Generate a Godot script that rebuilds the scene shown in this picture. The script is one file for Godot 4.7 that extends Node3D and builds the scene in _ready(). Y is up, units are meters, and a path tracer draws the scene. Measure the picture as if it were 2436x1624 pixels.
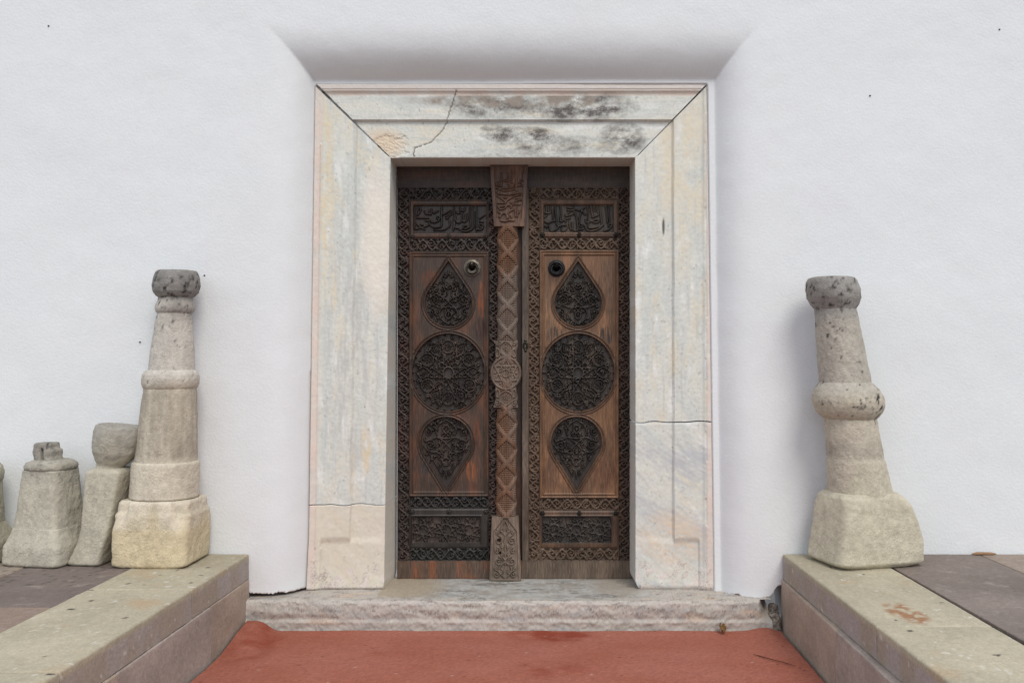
extends Node3D

var nz := FastNoiseLite.new()
var fb := FastNoiseLite.new()
var rng := RandomNumberGenerator.new()
var mat := {}
var noise_pictures := {}


func _ready() -> void:
	rng.seed = 11
	nz.seed = 3
	nz.noise_type = FastNoiseLite.TYPE_SIMPLEX_SMOOTH
	nz.frequency = 1.0
	nz.fractal_type = FastNoiseLite.FRACTAL_NONE
	fb.seed = 8
	fb.noise_type = FastNoiseLite.TYPE_SIMPLEX_SMOOTH
	fb.frequency = 1.0
	fb.fractal_octaves = 4

	# camera: level, lens shifted up a little
	var cam := Camera3D.new()
	cam.name = "camera"
	cam.projection = Camera3D.PROJECTION_FRUSTUM
	cam.near = 0.1
	cam.far = 600.0
	cam.size = 0.1 * 682.0 / 900.0
	cam.frustum_offset = Vector2(-0.1 * 3.9 / 900.0, 0.1 * 15.0 / 900.0)
	cam.position = Vector3(0, 1.283, 4.41)
	add_child(cam)
	cam.current = true

	# overcast sky, soft light from the front, a little from the right
	var sky_mat := ProceduralSkyMaterial.new()
	sky_mat.sky_top_color = Color(0.90, 0.925, 0.97)
	sky_mat.sky_horizon_color = Color(0.76, 0.785, 0.83)
	sky_mat.sky_curve = 0.25
	sky_mat.ground_horizon_color = Color(0.50, 0.48, 0.46)
	sky_mat.ground_bottom_color = Color(0.42, 0.40, 0.38)
	var sky := Sky.new()
	sky.sky_material = sky_mat
	var env := Environment.new()
	env.background_mode = Environment.BG_SKY
	env.sky = sky
	env.background_energy_multiplier = 1.0
	env.tonemap_mode = Environment.TONE_MAPPER_LINEAR
	env.tonemap_exposure = 1.43
	env.sdfgi_enabled = true
	env.ssao_enabled = true
	env.ssil_enabled = true
	var we := WorldEnvironment.new()
	we.name = "world_environment"
	we.environment = env
	add_child(we)
	var sun := DirectionalLight3D.new()
	sun.name = "sun"
	sun.light_energy = 0.43
	sun.light_angular_distance = 26.0
	sun.light_color = Color(1.0, 0.98, 0.955)
	sun.shadow_enabled = true
	sun.rotation_degrees = Vector3(-48, 20, 0)
	add_child(sun)

	materials()
	ground()
	plaster_wall()
	platform(-1)
	platform(1)
	threshold()
	door_frame()
	door_leaf(-1)
	door_leaf(1)
	carpet()
	pillars()
	litter()


# ---------------------------------------------------------------- helpers

func noise_picture(called: String, kind: int, freq: float, octaves: int, low: Color, high: Color, size := 512, sd := 1) -> ImageTexture:
	if noise_pictures.has(called):
		return noise_pictures[called]
	var n := FastNoiseLite.new()
	n.seed = sd
	n.noise_type = kind as FastNoiseLite.NoiseType
	n.frequency = freq
	n.fractal_octaves = octaves
	var im := n.get_seamless_image(size, size)
	im.convert(Image.FORMAT_L8)
	var raw := im.get_data()
	var rgb := PackedByteArray()
	rgb.resize(raw.size() * 3)
	var table := []
	for i in 256:
		table.append(low.lerp(high, i / 255.0))
	for i in raw.size():
		var c: Color = table[raw[i]]
		rgb[i * 3] = c.r8
		rgb[i * 3 + 1] = c.g8
		rgb[i * 3 + 2] = c.b8
	var t := ImageTexture.create_from_image(Image.create_from_data(size, size, false, Image.FORMAT_RGB8, rgb))
	noise_pictures[called] = t
	return t


func surface(called: String, rough: float, grain: Texture2D, scale_uv: Vector3, bump: Texture2D = null, bump_cm := 0.0, spec := 0.4) -> StandardMaterial3D:
	var m := StandardMaterial3D.new()
	m.resource_name = called
	m.vertex_color_use_as_albedo = true
	m.roughness = rough
	m.metallic_specular = spec
	m.albedo_texture = grain
	m.uv1_triplanar = true
	m.uv1_world_triplanar = true
	m.uv1_scale = scale_uv
	if bump:
		m.heightmap_enabled = true
		m.heightmap_texture = bump
		m.heightmap_scale = bump_cm
	mat[called] = m
	return m


func materials() -> void:
	var w := Color.WHITE
	var speck := noise_picture("speck", FastNoiseLite.TYPE_VALUE, 0.22, 3, Color(0.84, 0.835, 0.83), w, 512, 4)
	var soft := noise_picture("soft", FastNoiseLite.TYPE_SIMPLEX_SMOOTH, 0.02, 5, Color(0.965, 0.965, 0.965), w, 512, 5)
	var grain := noise_picture("grain", FastNoiseLite.TYPE_VALUE, 0.16, 4, Color(0.62, 0.60, 0.58), w, 512, 6)
	var trowel := noise_picture("trowel", FastNoiseLite.TYPE_SIMPLEX_SMOOTH, 0.06, 5, Color.BLACK, w, 1024, 7)
	var pitted := noise_picture("pitted", FastNoiseLite.TYPE_VALUE, 0.12, 4, Color.BLACK, w, 512, 9)
	surface("plaster", 0.9, noise_picture("limewash", FastNoiseLite.TYPE_SIMPLEX_SMOOTH, 0.05, 4, Color(0.985, 0.985, 0.985), w, 512, 15), Vector3(0.9, 0.9, 0.9), trowel, 0.075, 0.25)
	surface("marble", 0.55, soft, Vector3(2.1, 1.7, 2.1), pitted, 0.025, 0.4)
	surface("stone", 0.9, speck, Vector3(2.3, 2.3, 2.3), pitted, 0.25, 0.25)
	surface("paving", 0.75, speck, Vector3(1.6, 1.6, 1.6), pitted, 0.12, 0.35)
	surface("wood", 0.47, grain, Vector3(4.6, 0.45, 4.6), grain, 0.1, 0.45)
	surface("felt", 0.98, speck, Vector3(3.2, 3.2, 3.2), pitted, 0.22, 0.1)
	var brass := surface("old_brass", 0.42, grain, Vector3(3, 3, 3), pitted, 0.05, 0.5)
	brass.metallic = 0.85


func thing(called: String, label: String, category: String, at: Vector3, group := "") -> Node3D:
	var o := Node3D.new()
	o.name = called
	add_child(o, true)
	o.position = at
	describe(o, label, category, group)
	return o


func describe(o: Node, label: String, category: String, group := "") -> void:
	o.set_meta("label", label)
	o.set_meta("category", category)
	if group:
		o.set_meta("group", group)


func hang(called: String, m: Mesh, material: Material, parent: Node3D) -> MeshInstance3D:
	# meshes are made in world axes: a part's node undoes the place of its thing
	var o := MeshInstance3D.new()
	o.name = called
	o.mesh = m
	o.material_override = material
	parent.add_child(o, true)
	if parent != self and parent.get_parent() == self:
		o.position = -parent.position
	return o


# A grid of points as one mesh. i runs to the right and j up as seen from outside. KEEP drops cells; SKIRT gives the sheet its thickness.
func grid(nx: int, ny: int, p: PackedVector3Array, c: PackedColorArray, keep := PackedByteArray(), skirt := Vector3.ZERO, wrap := false) -> ArrayMesh:
	var n := PackedVector3Array()
	n.resize(nx * ny)
	for j in ny:
		var jm := maxi(j - 1, 0) * nx
		var jp := mini(j + 1, ny - 1) * nx
		var row := j * nx
		for i in nx:
			var im := i - 1
			var ip := i + 1
			if wrap:
				if i == 0: im = nx - 2
				if i == nx - 1: ip = 1
			else:
				if i == 0: im = 0
				if i == nx - 1: ip = i
			n[row + i] = (p[row + ip] - p[row + im]).cross(p[jp + i] - p[jm + i]).normalized()
	var idx := PackedInt32Array()
	var all := keep.is_empty()
	var cx := nx - 1
	for j in ny - 1:
		for i in cx:
			if not all and keep[j * cx + i] == 0:
				continue
			var a := j * nx + i
			idx.append_array([a, a + nx + 1, a + 1, a, a + nx, a + nx + 1])
	var pp := p.duplicate()
	var cc := c.duplicate()
	if skirt != Vector3.ZERO:
		for j in ny - 1:
			for i in cx:
				if not all and keep[j * cx + i] == 0:
					continue
				var a := j * nx + i
				if j == 0 or (not all and keep[(j - 1) * cx + i] == 0): side(pp, n, cc, idx, a, a + 1, skirt)
				if j == ny - 2 or (not all and keep[(j + 1) * cx + i] == 0): side(pp, n, cc, idx, a + nx + 1, a + nx, skirt)
				if i == 0 or (not all and keep[j * cx + i - 1] == 0): side(pp, n, cc, idx, a + nx, a, skirt)
				if i == cx - 1 or (not all and keep[j * cx + i + 1] == 0): side(pp, n, cc, idx, a + 1, a + nx + 1, skirt)
	var arrays := []
	arrays.resize(Mesh.ARRAY_MAX)
	arrays[Mesh.ARRAY_VERTEX] = pp
	arrays[Mesh.ARRAY_NORMAL] = n
	arrays[Mesh.ARRAY_COLOR] = cc
	arrays[Mesh.ARRAY_INDEX] = idx
	var m := ArrayMesh.new()
	m.add_surface_from_arrays(Mesh.PRIMITIVE_TRIANGLES, arrays)
	return m


func side(p: PackedVector3Array, n: PackedVector3Array, c: PackedColorArray, idx: PackedInt32Array, a: int, b: int, skirt: Vector3) -> void:
	var k := p.size()
	var pa := p[a]
	var pb := p[b]
	var nn := (pb - pa).cross(-skirt).normalized()
	p.append_array([pa, pb, pb + skirt, pa + skirt])
	n.append_array([nn, nn, nn, nn])
	c.append_array([c[a], c[b], c[b], c[a]])
	idx.append_array([k, k + 1, k + 2, k, k + 2, k + 3])


# A panel of wood with a carved face: heights on a grid, in metres in front of the plane Z.
class Carving:
	var x0: float
	var y0: float
	var nx: int
	var ny: int
	var d: float
	var ex: float
	var ey: float
	var h := PackedFloat32Array()
	var keep := PackedByteArray()

	func _init(ax: float, ay: float, bx: float, by: float, cell: float, floor_height: float) -> void:
		x0 = minf(ax, bx)
		y0 = minf(ay, by)
		nx = maxi(2, roundi(absf(bx - ax) / cell)) + 1
		ny = maxi(2, roundi(absf(by - ay) / cell)) + 1
		ex = absf(bx - ax) / (nx - 1)
		ey = absf(by - ay) / (ny - 1)
		d = cell
		h.resize(nx * ny)
		h.fill(floor_height)

	func dab(x: float, y: float, r: float, low: float, top: float) -> void:
		var i0 := maxi(0, ceili((x - r - x0) / ex))
		var i1 := mini(nx - 1, floori((x + r - x0) / ex))
		var j0 := maxi(0, ceili((y - r - y0) / ey))
		var j1 := mini(ny - 1, floori((y + r - y0) / ey))
		for j in range(j0, j1 + 1):
			var dy := y0 + j * ey - y
			for i in range(i0, i1 + 1):
				var dx := x0 + i * ex - x
				var q := 1.0 - (dx * dx + dy * dy) / (r * r)
				if q > 0.0:
					var v := low + (top - low) * sqrt(q)
					if v > h[j * nx + i]: h[j * nx + i] = v

	func cut(x: float, y: float, r: float, depth: float) -> void:
		for j in range(maxi(0, ceili((y - r - y0) / ey)), mini(ny - 1, floori((y + r - y0) / ey)) + 1):
			for i in range(maxi(0, ceili((x - r - x0) / ex)), mini(nx - 1, floori((x + r - x0) / ex)) + 1):
				var q := 1.0 - Vector2(x0 + i * ex - x, y0 + j * ey - y).length_squared() / (r * r)
				if q > 0.0: h[j * nx + i] -= depth * q

	func line(a: Vector2, b: Vector2, r: float, low: float, top: float, r2 := -1.0) -> void:
		var n := maxi(1, ceili(a.distance_to(b) / (d * 0.7)))
		for k in n + 1:
			var t := float(k) / n
			var q := a.lerp(b, t)
			dab(q.x, q.y, r if r2 < 0.0 else lerpf(r, r2, t), low, top)

	# a rounded stroke through the points, by Catmull-Rom
	func stroke(pts: Array, r: float, low: float, top: float, taper := 1.0) -> void:
		for s in pts.size() - 1:
			var a: Vector2 = pts[maxi(s - 1, 0)]
			var b: Vector2 = pts[s]
			var c: Vector2 = pts[s + 1]
			var e: Vector2 = pts[mini(s + 2, pts.size() - 1)]
			var n := maxi(2, ceili(b.distance_to(c) / (d * 0.7)))
			for k in n + 1:
				var t := float(k) / n
				var q := b.cubic_interpolate(c, a, e, t)
				var whole := (s + t) / (pts.size() - 1)
				dab(q.x, q.y, r * lerpf(1.0, taper, whole), low, top)

	func curl(x: float, y: float, r: float, turns: float, from: float, way: float, w: float, low: float, top: float) -> void:
		var n := maxi(8, ceili(turns * TAU * r * 0.6 / (d * 0.7)))
		for k in n + 1:
			var t := float(k) / n
			var q := r * (1.0 - 0.85 * t)
			var a := from + way * turns * TAU * t
			dab(x + cos(a) * q, y + sin(a) * q, w * (1.0 - 0.25 * t), low, top)
		dab(x, y, w * 1.25, low, top)

	func ring(x: float, y: float, rx: float, ry: float, w: float, low: float, top: float, a0 := 0.0, a1 := TAU) -> void:
		var n := maxi(8, ceili(absf(a1 - a0) * maxf(rx, ry) / (d * 0.7)))
		for k in n + 1:
			var a := lerpf(a0, a1, float(k) / n)
			dab(x + cos(a) * rx, y + sin(a) * ry, w, low, top)

	func flower(x: float, y: float, r: float, petals: int, w: float, low: float, top: float) -> void:
		dab(x, y, w * 1.1, low, top)
		for k in petals:
			var a := TAU * k / petals + 0.3
			dab(x + cos(a) * r * 0.62, y + sin(a) * r * 0.62, w * 1.2, low, top)

	# two interlaced stems with curled leaves, along a band
	func vine(along_y: bool, period: float, w: float, low: float, top: float, r: RandomNumberGenerator, shift := 0.0) -> void:
		var length := (ny - 1) * ey if along_y else (nx - 1) * ex
		var width := (nx - 1) * ex if along_y else (ny - 1) * ey
		var n := ceili(length / (d * 0.7))
		for k in n + 1:
			var t := length * k / n
			var a := TAU * t / period + shift
			put(along_y, t, width * (0.5 + 0.36 * sin(a)), w * 1.15, low, top)
			put(along_y, t, width * (0.5 - 0.38 * sin(a + 0.5)), w * 0.8, low, top - 0.0012)
		var halves := ceili(length / (period * 0.5)) + 1
		for k in halves:
			var s := 1.0 if k % 2 == 0 else -1.0
			var t := (k + 0.5) * period * 0.5 - shift / TAU * period + r.randf_range(-0.08, 0.08) * period
			var v := width * (0.5 - s * 0.12 + r.randf_range(-0.04, 0.04))
			var turn := r.randf_range(0, TAU)
			for q in 22:
				var u := q / 21.0
				var a := turn + s * u * 1.05 * TAU
				var rr := width * 0.25 * (1.0 - 0.8 * u)
				put(along_y, t + cos(a) * rr, v + sin(a) * rr, w * 0.85, low, top)
			for q in 3:   # small leaves to the edges
				var tt := t + r.randf_range(-0.3, 0.3) * period
				var v0 := width * (0.5 + s * r.randf_range(0.12, 0.2))
				var v1 := width * (0.5 + s * r.randf_range(0.36, 0.46))
				var lean := r.randf_range(-0.14, 0.14) * period
				for z in 9:
					put(along_y, tt + lean * z / 8.0, lerpf(v0, v1, z / 8.0), w * (1.0 - 0.05 * z), low, top)

	func put(along_y: bool, t: float, v: float, r: float, low: float, top: float) -> void:
		if along_y: dab(x0 + v, y0 + t, r, low, top)
		else: dab(x0 + t, y0 + v, r, low, top)

	func raise_edges(width: float, top: float) -> void:
		for j in ny:
			for i in nx:
				if minf(minf(i * ex, (nx - 1 - i) * ex), minf(j * ey, (ny - 1 - j) * ey)) < width:
					h[j * nx + i] = maxf(h[j * nx + i], top)


func carve(called: String, parent: Node3D, k: Carving, z: float, back: float, colour: Callable, material: Material, taper := 1.0, bow := 0.0) -> MeshInstance3D:
	# TAPER: width at the top over width at the bottom; BOW: how far the middle stands proud of the edges
	var p := PackedVector3Array()
	var c := PackedColorArray()
	p.resize(k.nx * k.ny)
	c.resize(k.nx * k.ny)
	var mid := k.x0 + (k.nx - 1) * k.ex / 2.0
	var half := (k.nx - 1) * k.ex / 2.0
	for j in k.ny:
		var y := k.y0 + j * k.ey
		var s := lerpf(1.0, taper, float(j) / (k.ny - 1))
		for i in k.nx:
			var x := k.x0 + i * k.ex
			var q := (x - mid) / half
			p[j * k.nx + i] = Vector3(mid + (x - mid) * s, y, z + k.h[j * k.nx + i] - bow * q * q)
			c[j * k.nx + i] = colour.call(x, y)
	return hang(called, grid(k.nx, k.ny, p, c, k.keep, Vector3(0, 0, -back)), material, parent)


# A turned or squared stone: rings of [height, half width, half depth, squareness, shift x, shift z].
func turned(called: String, parent: Node3D, rings: Array, at: Vector3, yaw: float, sides: int, step: float, rough: float, colour: Callable, material: Material, dent = null) -> MeshInstance3D:
	var rows := []
	for k in rings.size() - 1:
		var a: Array = rings[k]
		var b: Array = rings[k + 1]
		var far := maxf(absf(b[0] - a[0]), maxf(absf(b[1] - a[1]), absf(b[2] - a[2])))
		var n := maxi(1, ceili(far / step))
		for q in n:
			var row := []
			for e in 6:
				row.append(lerpf(a[e], b[e], float(q) / n))
			rows.append(row)
	rows.append(rings[-1])
	var nx := sides + 1
	var ny := rows.size()
	var p := PackedVector3Array()
	var c := PackedColorArray()
	p.resize(nx * ny)
	c.resize(nx * ny)
	for j in ny:
		var r: Array = rows[j]
		for i in nx:
			var a := TAU * (i % sides) / sides - PI
			var sn := sin(a)
			var cs := cos(a)
			var e: float = r[3]
			var rad := 0.0
			if r[1] > 0.0005:
				rad = pow(pow(absf(sn) / r[1], e) + pow(absf(cs) / r[2], e), -1.0 / e)
			var lx := sn * rad
			var lz := cs * rad
			var bump := 0.0
			if rad > 0.0:
				bump = rough * (0.7 * fb.get_noise_3d(lx * 9 + at.x * 7, r[0] * 9, lz * 9) + 0.5 * fb.get_noise_3d(lx * 40, r[0] * 40 + at.x * 13, lz * 40))
				if dent != null: bump += dent.call(a, r[0], lx, lz)
				lx += sn * bump
				lz += cs * bump
			var wx: float = lx + r[4]
			var wz: float = lz + r[5]
			var place := Vector3(at.x + wx * cos(yaw) + wz * sin(yaw), at.y + r[0], at.z - wx * sin(yaw) + wz * cos(yaw))
			p[j * nx + i] = place
			c[j * nx + i] = colour.call(r[0], a, place)
	return hang(called, grid(nx, ny, p, c, PackedByteArray(), Vector3.ZERO, true), material, parent)


# A slab with worn, chamfered edges: the box from A to B in world axes, its top and sides uneven.
func slab(called: String, parent: Node3D, a: Vector3, b: Vector3, cell: float, edge: float, rough: float, colour: Callable, material: Material, skew := Vector2.ZERO) -> MeshInstance3D:
	# one grid over the top that bends down on all four sides; SKEW moves the low and the high x edge at the near end
	var us := steps(a.x, b.x, cell, edge, b.y - a.y)
	var vs := steps(a.z, b.z, cell, edge, b.y - a.y)
	var nx := us.size()
	var ny := vs.size()
	var p := PackedVector3Array()
	var c := PackedColorArray()
	p.resize(nx * ny)
	c.resize(nx * ny)
	var high := b.y - a.y
	for j in ny:
		var vz: Vector2 = vs[ny - 1 - j]
		for i in nx:
			var vx: Vector2 = us[i]
			var down := minf(high, maxf(vx.y, vz.y))
			var x := vx.x
			var z := vz.x
			var t := (z - a.z) / (b.z - a.z)
			x += lerpf(skew.x, skew.y, (x - a.x) / (b.x - a.x)) * t
			var w := rough * (fb.get_noise_3d(x * 5, z * 5, a.y * 3) + 0.5 * fb.get_noise_3d(x * 23, z * 23, down * 23))
			var place := Vector3(x, b.y - down, z)
			if down < 0.001: place.y += w
			else:
				if vx.y > 0.001: place.x += w * (1.0 if vx.x > (a.x + b.x) / 2 else -1.0)
				if vz.y > 0.001: place.z += w * (1.0 if vz.x > (a.z + b.z) / 2 else -1.0)
			p[j * nx + i] = place
			c[j * nx + i] = colour.call(place)
	return hang(called, grid(nx, ny, p, c), material, parent)


func steps(a: float, b: float, cell: float, edge: float, high: float) -> Array:
	# [place, how far down]: up one side, over the edge, across, down the other
	var out := []
	var rise := ceili((high - edge) / maxf(cell, 0.012))
	for k in rise:
		out.append(Vector2(a, lerpf(high, edge, float(k) / rise)))
	out.append(Vector2(a, edge))
	out.append(Vector2(a + edge * 0.3, edge * 0.3))
	var n := maxi(2, roundi((b - a - 2 * edge) / cell))
	for k in n + 1:
		out.append(Vector2(lerpf(a + edge, b - edge, float(k) / n), 0))
	out.append(Vector2(b - edge * 0.3, edge * 0.3))
	out.append(Vector2(b, edge))
	for k in rise:
		out.append(Vector2(b, lerpf(edge, high, float(k + 1) / rise)))
	return out


func tone(a: Color, b: Color, t: float) -> Color:
	return a.lerp(b, clampf(t, 0.0, 1.0))


func spot(x: float, y: float, cx: float, cy: float, rx: float, ry: float) -> float:
	var q := (x - cx) * (x - cx) / (rx * rx) + (y - cy) * (y - cy) / (ry * ry)
	return clampf(1.0 - q, 0.0, 1.0)


# ---------------------------------------------------------------- setting

func ground() -> void:
	var p := PackedVector3Array()
	var c := PackedColorArray()
	for j in 11:
		for i in 11:
			p.append(Vector3(-300 + 60 * i, -0.03, 300 - 60 * j))
			c.append(Color(0.21, 0.195, 0.18))
	var o := hang("ground", grid(11, 11, p, c), mat.paving, self)
	o.set_meta("kind", "structure")
	o.set_meta("label", "pale paved ground under the red carpet")


func frame_left(y: float) -> float:
	return lerpf(-1.012, -0.978, clampf((y - 0.143) / 2.45, 0, 1)) - 0.010 * clampf((0.42 - y) / 0.28, 0, 1)


func frame_right(y: float) -> float:
	return lerpf(0.964, 0.930, clampf((y - 0.143) / 2.45, 0, 1))


func wall_bottom(x: float) -> float:
	# broken lower edge of the plaster above the threshold
	var y := 0.158 + 0.012 * fb.get_noise_2d(x * 14, 4) + 0.004 * nz.get_noise_2d(x * 90, 1)
	if x > 0:
		y = 0.142 + 0.010 * fb.get_noise_2d(x * 14, 9) + 0.004 * nz.get_noise_2d(x * 90, 1)
		y += 0.055 * smoothstep(1.19, 1.25, x) - 0.012 * spot(x, 0, 1.12, 0, 0.06, 1)
	else:
		y += 0.012 * smoothstep(-1.21, -1.26, x)
	return y


func splay(q: float, roll: float) -> float:
	# steep at the frame, rolling over into the wall
	return 1.0 - pow(1.0 - q, roll)


func plaster_wall() -> void:
	var wall := thing("plaster_wall", "white plastered wall with a rounded splay around the carved door", "wall", Vector3(0, 0, 0.05))
	var xs := []
	var x := -7.0
	while x < 7.0:
		xs.append(x)
		var from_edge := minf(absf(x + 1.03), absf(x - 0.98))
		x += 0.007 if from_edge < 0.25 else (0.02 if absf(x) < 2.6 else 0.15)
	xs.append(7.0)
	var ys := []
	var y := 0.0
	while y < 5.0:
		ys.append(y)
		y += 0.008 if (y > 0.1 and y < 0.22) or (y > 2.54 and y < 2.95) else (0.02 if y < 3.2 else 0.1)
	ys.append(5.0)
	var nx := xs.size()
	var ny := ys.size()
	var p := PackedVector3Array()
	var c := PackedColorArray()
	var keep := PackedByteArray()
	p.resize(nx * ny)
	c.resize(nx * ny)
	keep.resize((nx - 1) * (ny - 1))
	var top_edge := 2.612
	for j in ny:
		for i in nx:
			x = xs[i]
			y = ys[j]
			if x > 0.0: x += (frame_right(y) - 0.930) * clampf(1.0 - absf(x - 0.95) / 0.4, 0, 1)
			else: x += (frame_left(y) + 0.978) * clampf(1.0 - absf(x + 1.0) / 0.4, 0, 1)
			if absf(x) < 1.30:
				var low := wall_bottom(x)
				if y < low: y = low
			# how far outside of the frame: the splay rolls quickly into the wall at the sides, more slowly above
			var l := frame_left(y)
			var r := frame_right(y)
			var wave := 0.004 * fb.get_noise_2d(x * 3, y * 3)
			var off := l - x - 0.006 if x < (l + r) / 2 else x - r - 0.036
			var up := y - top_edge - 0.016
			var behind := maxf(off + (0.036 if x > 0.0 else 0.006), up + 0.023) < 0.0
			off += wave
			up += wave
			var flat := 0.022 + 0.012 * smoothstep(-0.5, 0.6, x)
			var zx := flat + (0.15 - flat) * splay(clampf(off / 0.26, 0, 1), 3.8)
			var zy := flat + (0.15 - flat) * splay(clampf(up / (0.275 + 0.012 * sin(x * 2.3)), 0, 1), 3.1)
			var z := zx if off > 0.0 else flat
			if up > 0.0: z = zy if off <= 0.0 else maxf(zx, zy)
			if behind: z = 0.0
			var free := clampf(maxf(off, up) * 9.0, 0.06, 1.0)
			z += (0.006 * fb.get_noise_2d(x * 1.1, y * 1.1) + 0.0008 * fb.get_noise_2d(x * 5, y * 7)) * free
			p[j * nx + i] = Vector3(x, y, z)
			var v := 0.5 + 0.5 * fb.get_noise_2d(x * 1.7 + 30, y * 1.3)
			var col := tone(Color(0.728, 0.750, 0.764), Color(0.738, 0.758, 0.770), v)
			if absf(x) < 1.30 and y < 0.24:   # earth-stained broken edge
				var w := 0.55 * fb.get_noise_2d(x * 30, y * 60) + 0.014 / maxf(y - wall_bottom(x) + 0.006, 0.004) - 1.35
				col = tone(col, Color(0.34, 0.24, 0.20), w)
			c[j * nx + i] = col
	for j in ny - 1:
		for i in nx - 1:
			var mx := (p[j * nx + i].x + p[j * nx + i + 1].x) / 2
			var my: float = (ys[j] + ys[j + 1]) / 2
			var hole: bool = mx > frame_left(my) + 0.03 and mx < frame_right(my) - 0.02 and my < top_edge - 0.03
			if absf(mx) < 1.29 and ys[j + 1] <= wall_bottom(mx): hole = true
			keep[j * (nx - 1) + i] = 0 if hole else 1
	hang("plaster", grid(nx, ny, p, c, keep, Vector3(0, 0, -0.30)), mat.plaster, wall)
	# small dark nail heads
	for s in [[-2.2114, 2.8452], [2.2877, 2.8287], [1.6756, 2.5155], [-1.4736, 1.6663], [-1.5354, 1.3902], [-1.7786, 1.3510], [-1.7209, 1.2480]]:
		var rings := []
		for k in 5:
			var a := k / 4.0 * PI / 2
			rings.append([0.004 * sin(a), 0.0042 * cos(a), 0.0036 * cos(a), 2.0, 0.0, 0.0])
		var o := turned("nail_head", wall, rings, Vector3.ZERO, 0, 10, 0.01, 0.0, func(_h, _a, _p): return Color(0.05, 0.045, 0.04), mat.stone)
		o.position = Vector3(s[0], s[1], 0.152) - wall.position
		o.rotation.x = PI / 2


func stone_tint(base: Color, sd: float) -> Callable:
	return func(p: Vector3) -> Color:
		var v := fb.get_noise_3d(p.x * 3 + sd, p.y * 5, p.z * 3)
		var f := fb.get_noise_3d(p.x * 34 + sd, p.y * 34, p.z * 34)
		var col := base * (1.0 + 0.28 * v + 0.16 * f)
		col.a = 1.0
		return col


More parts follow.
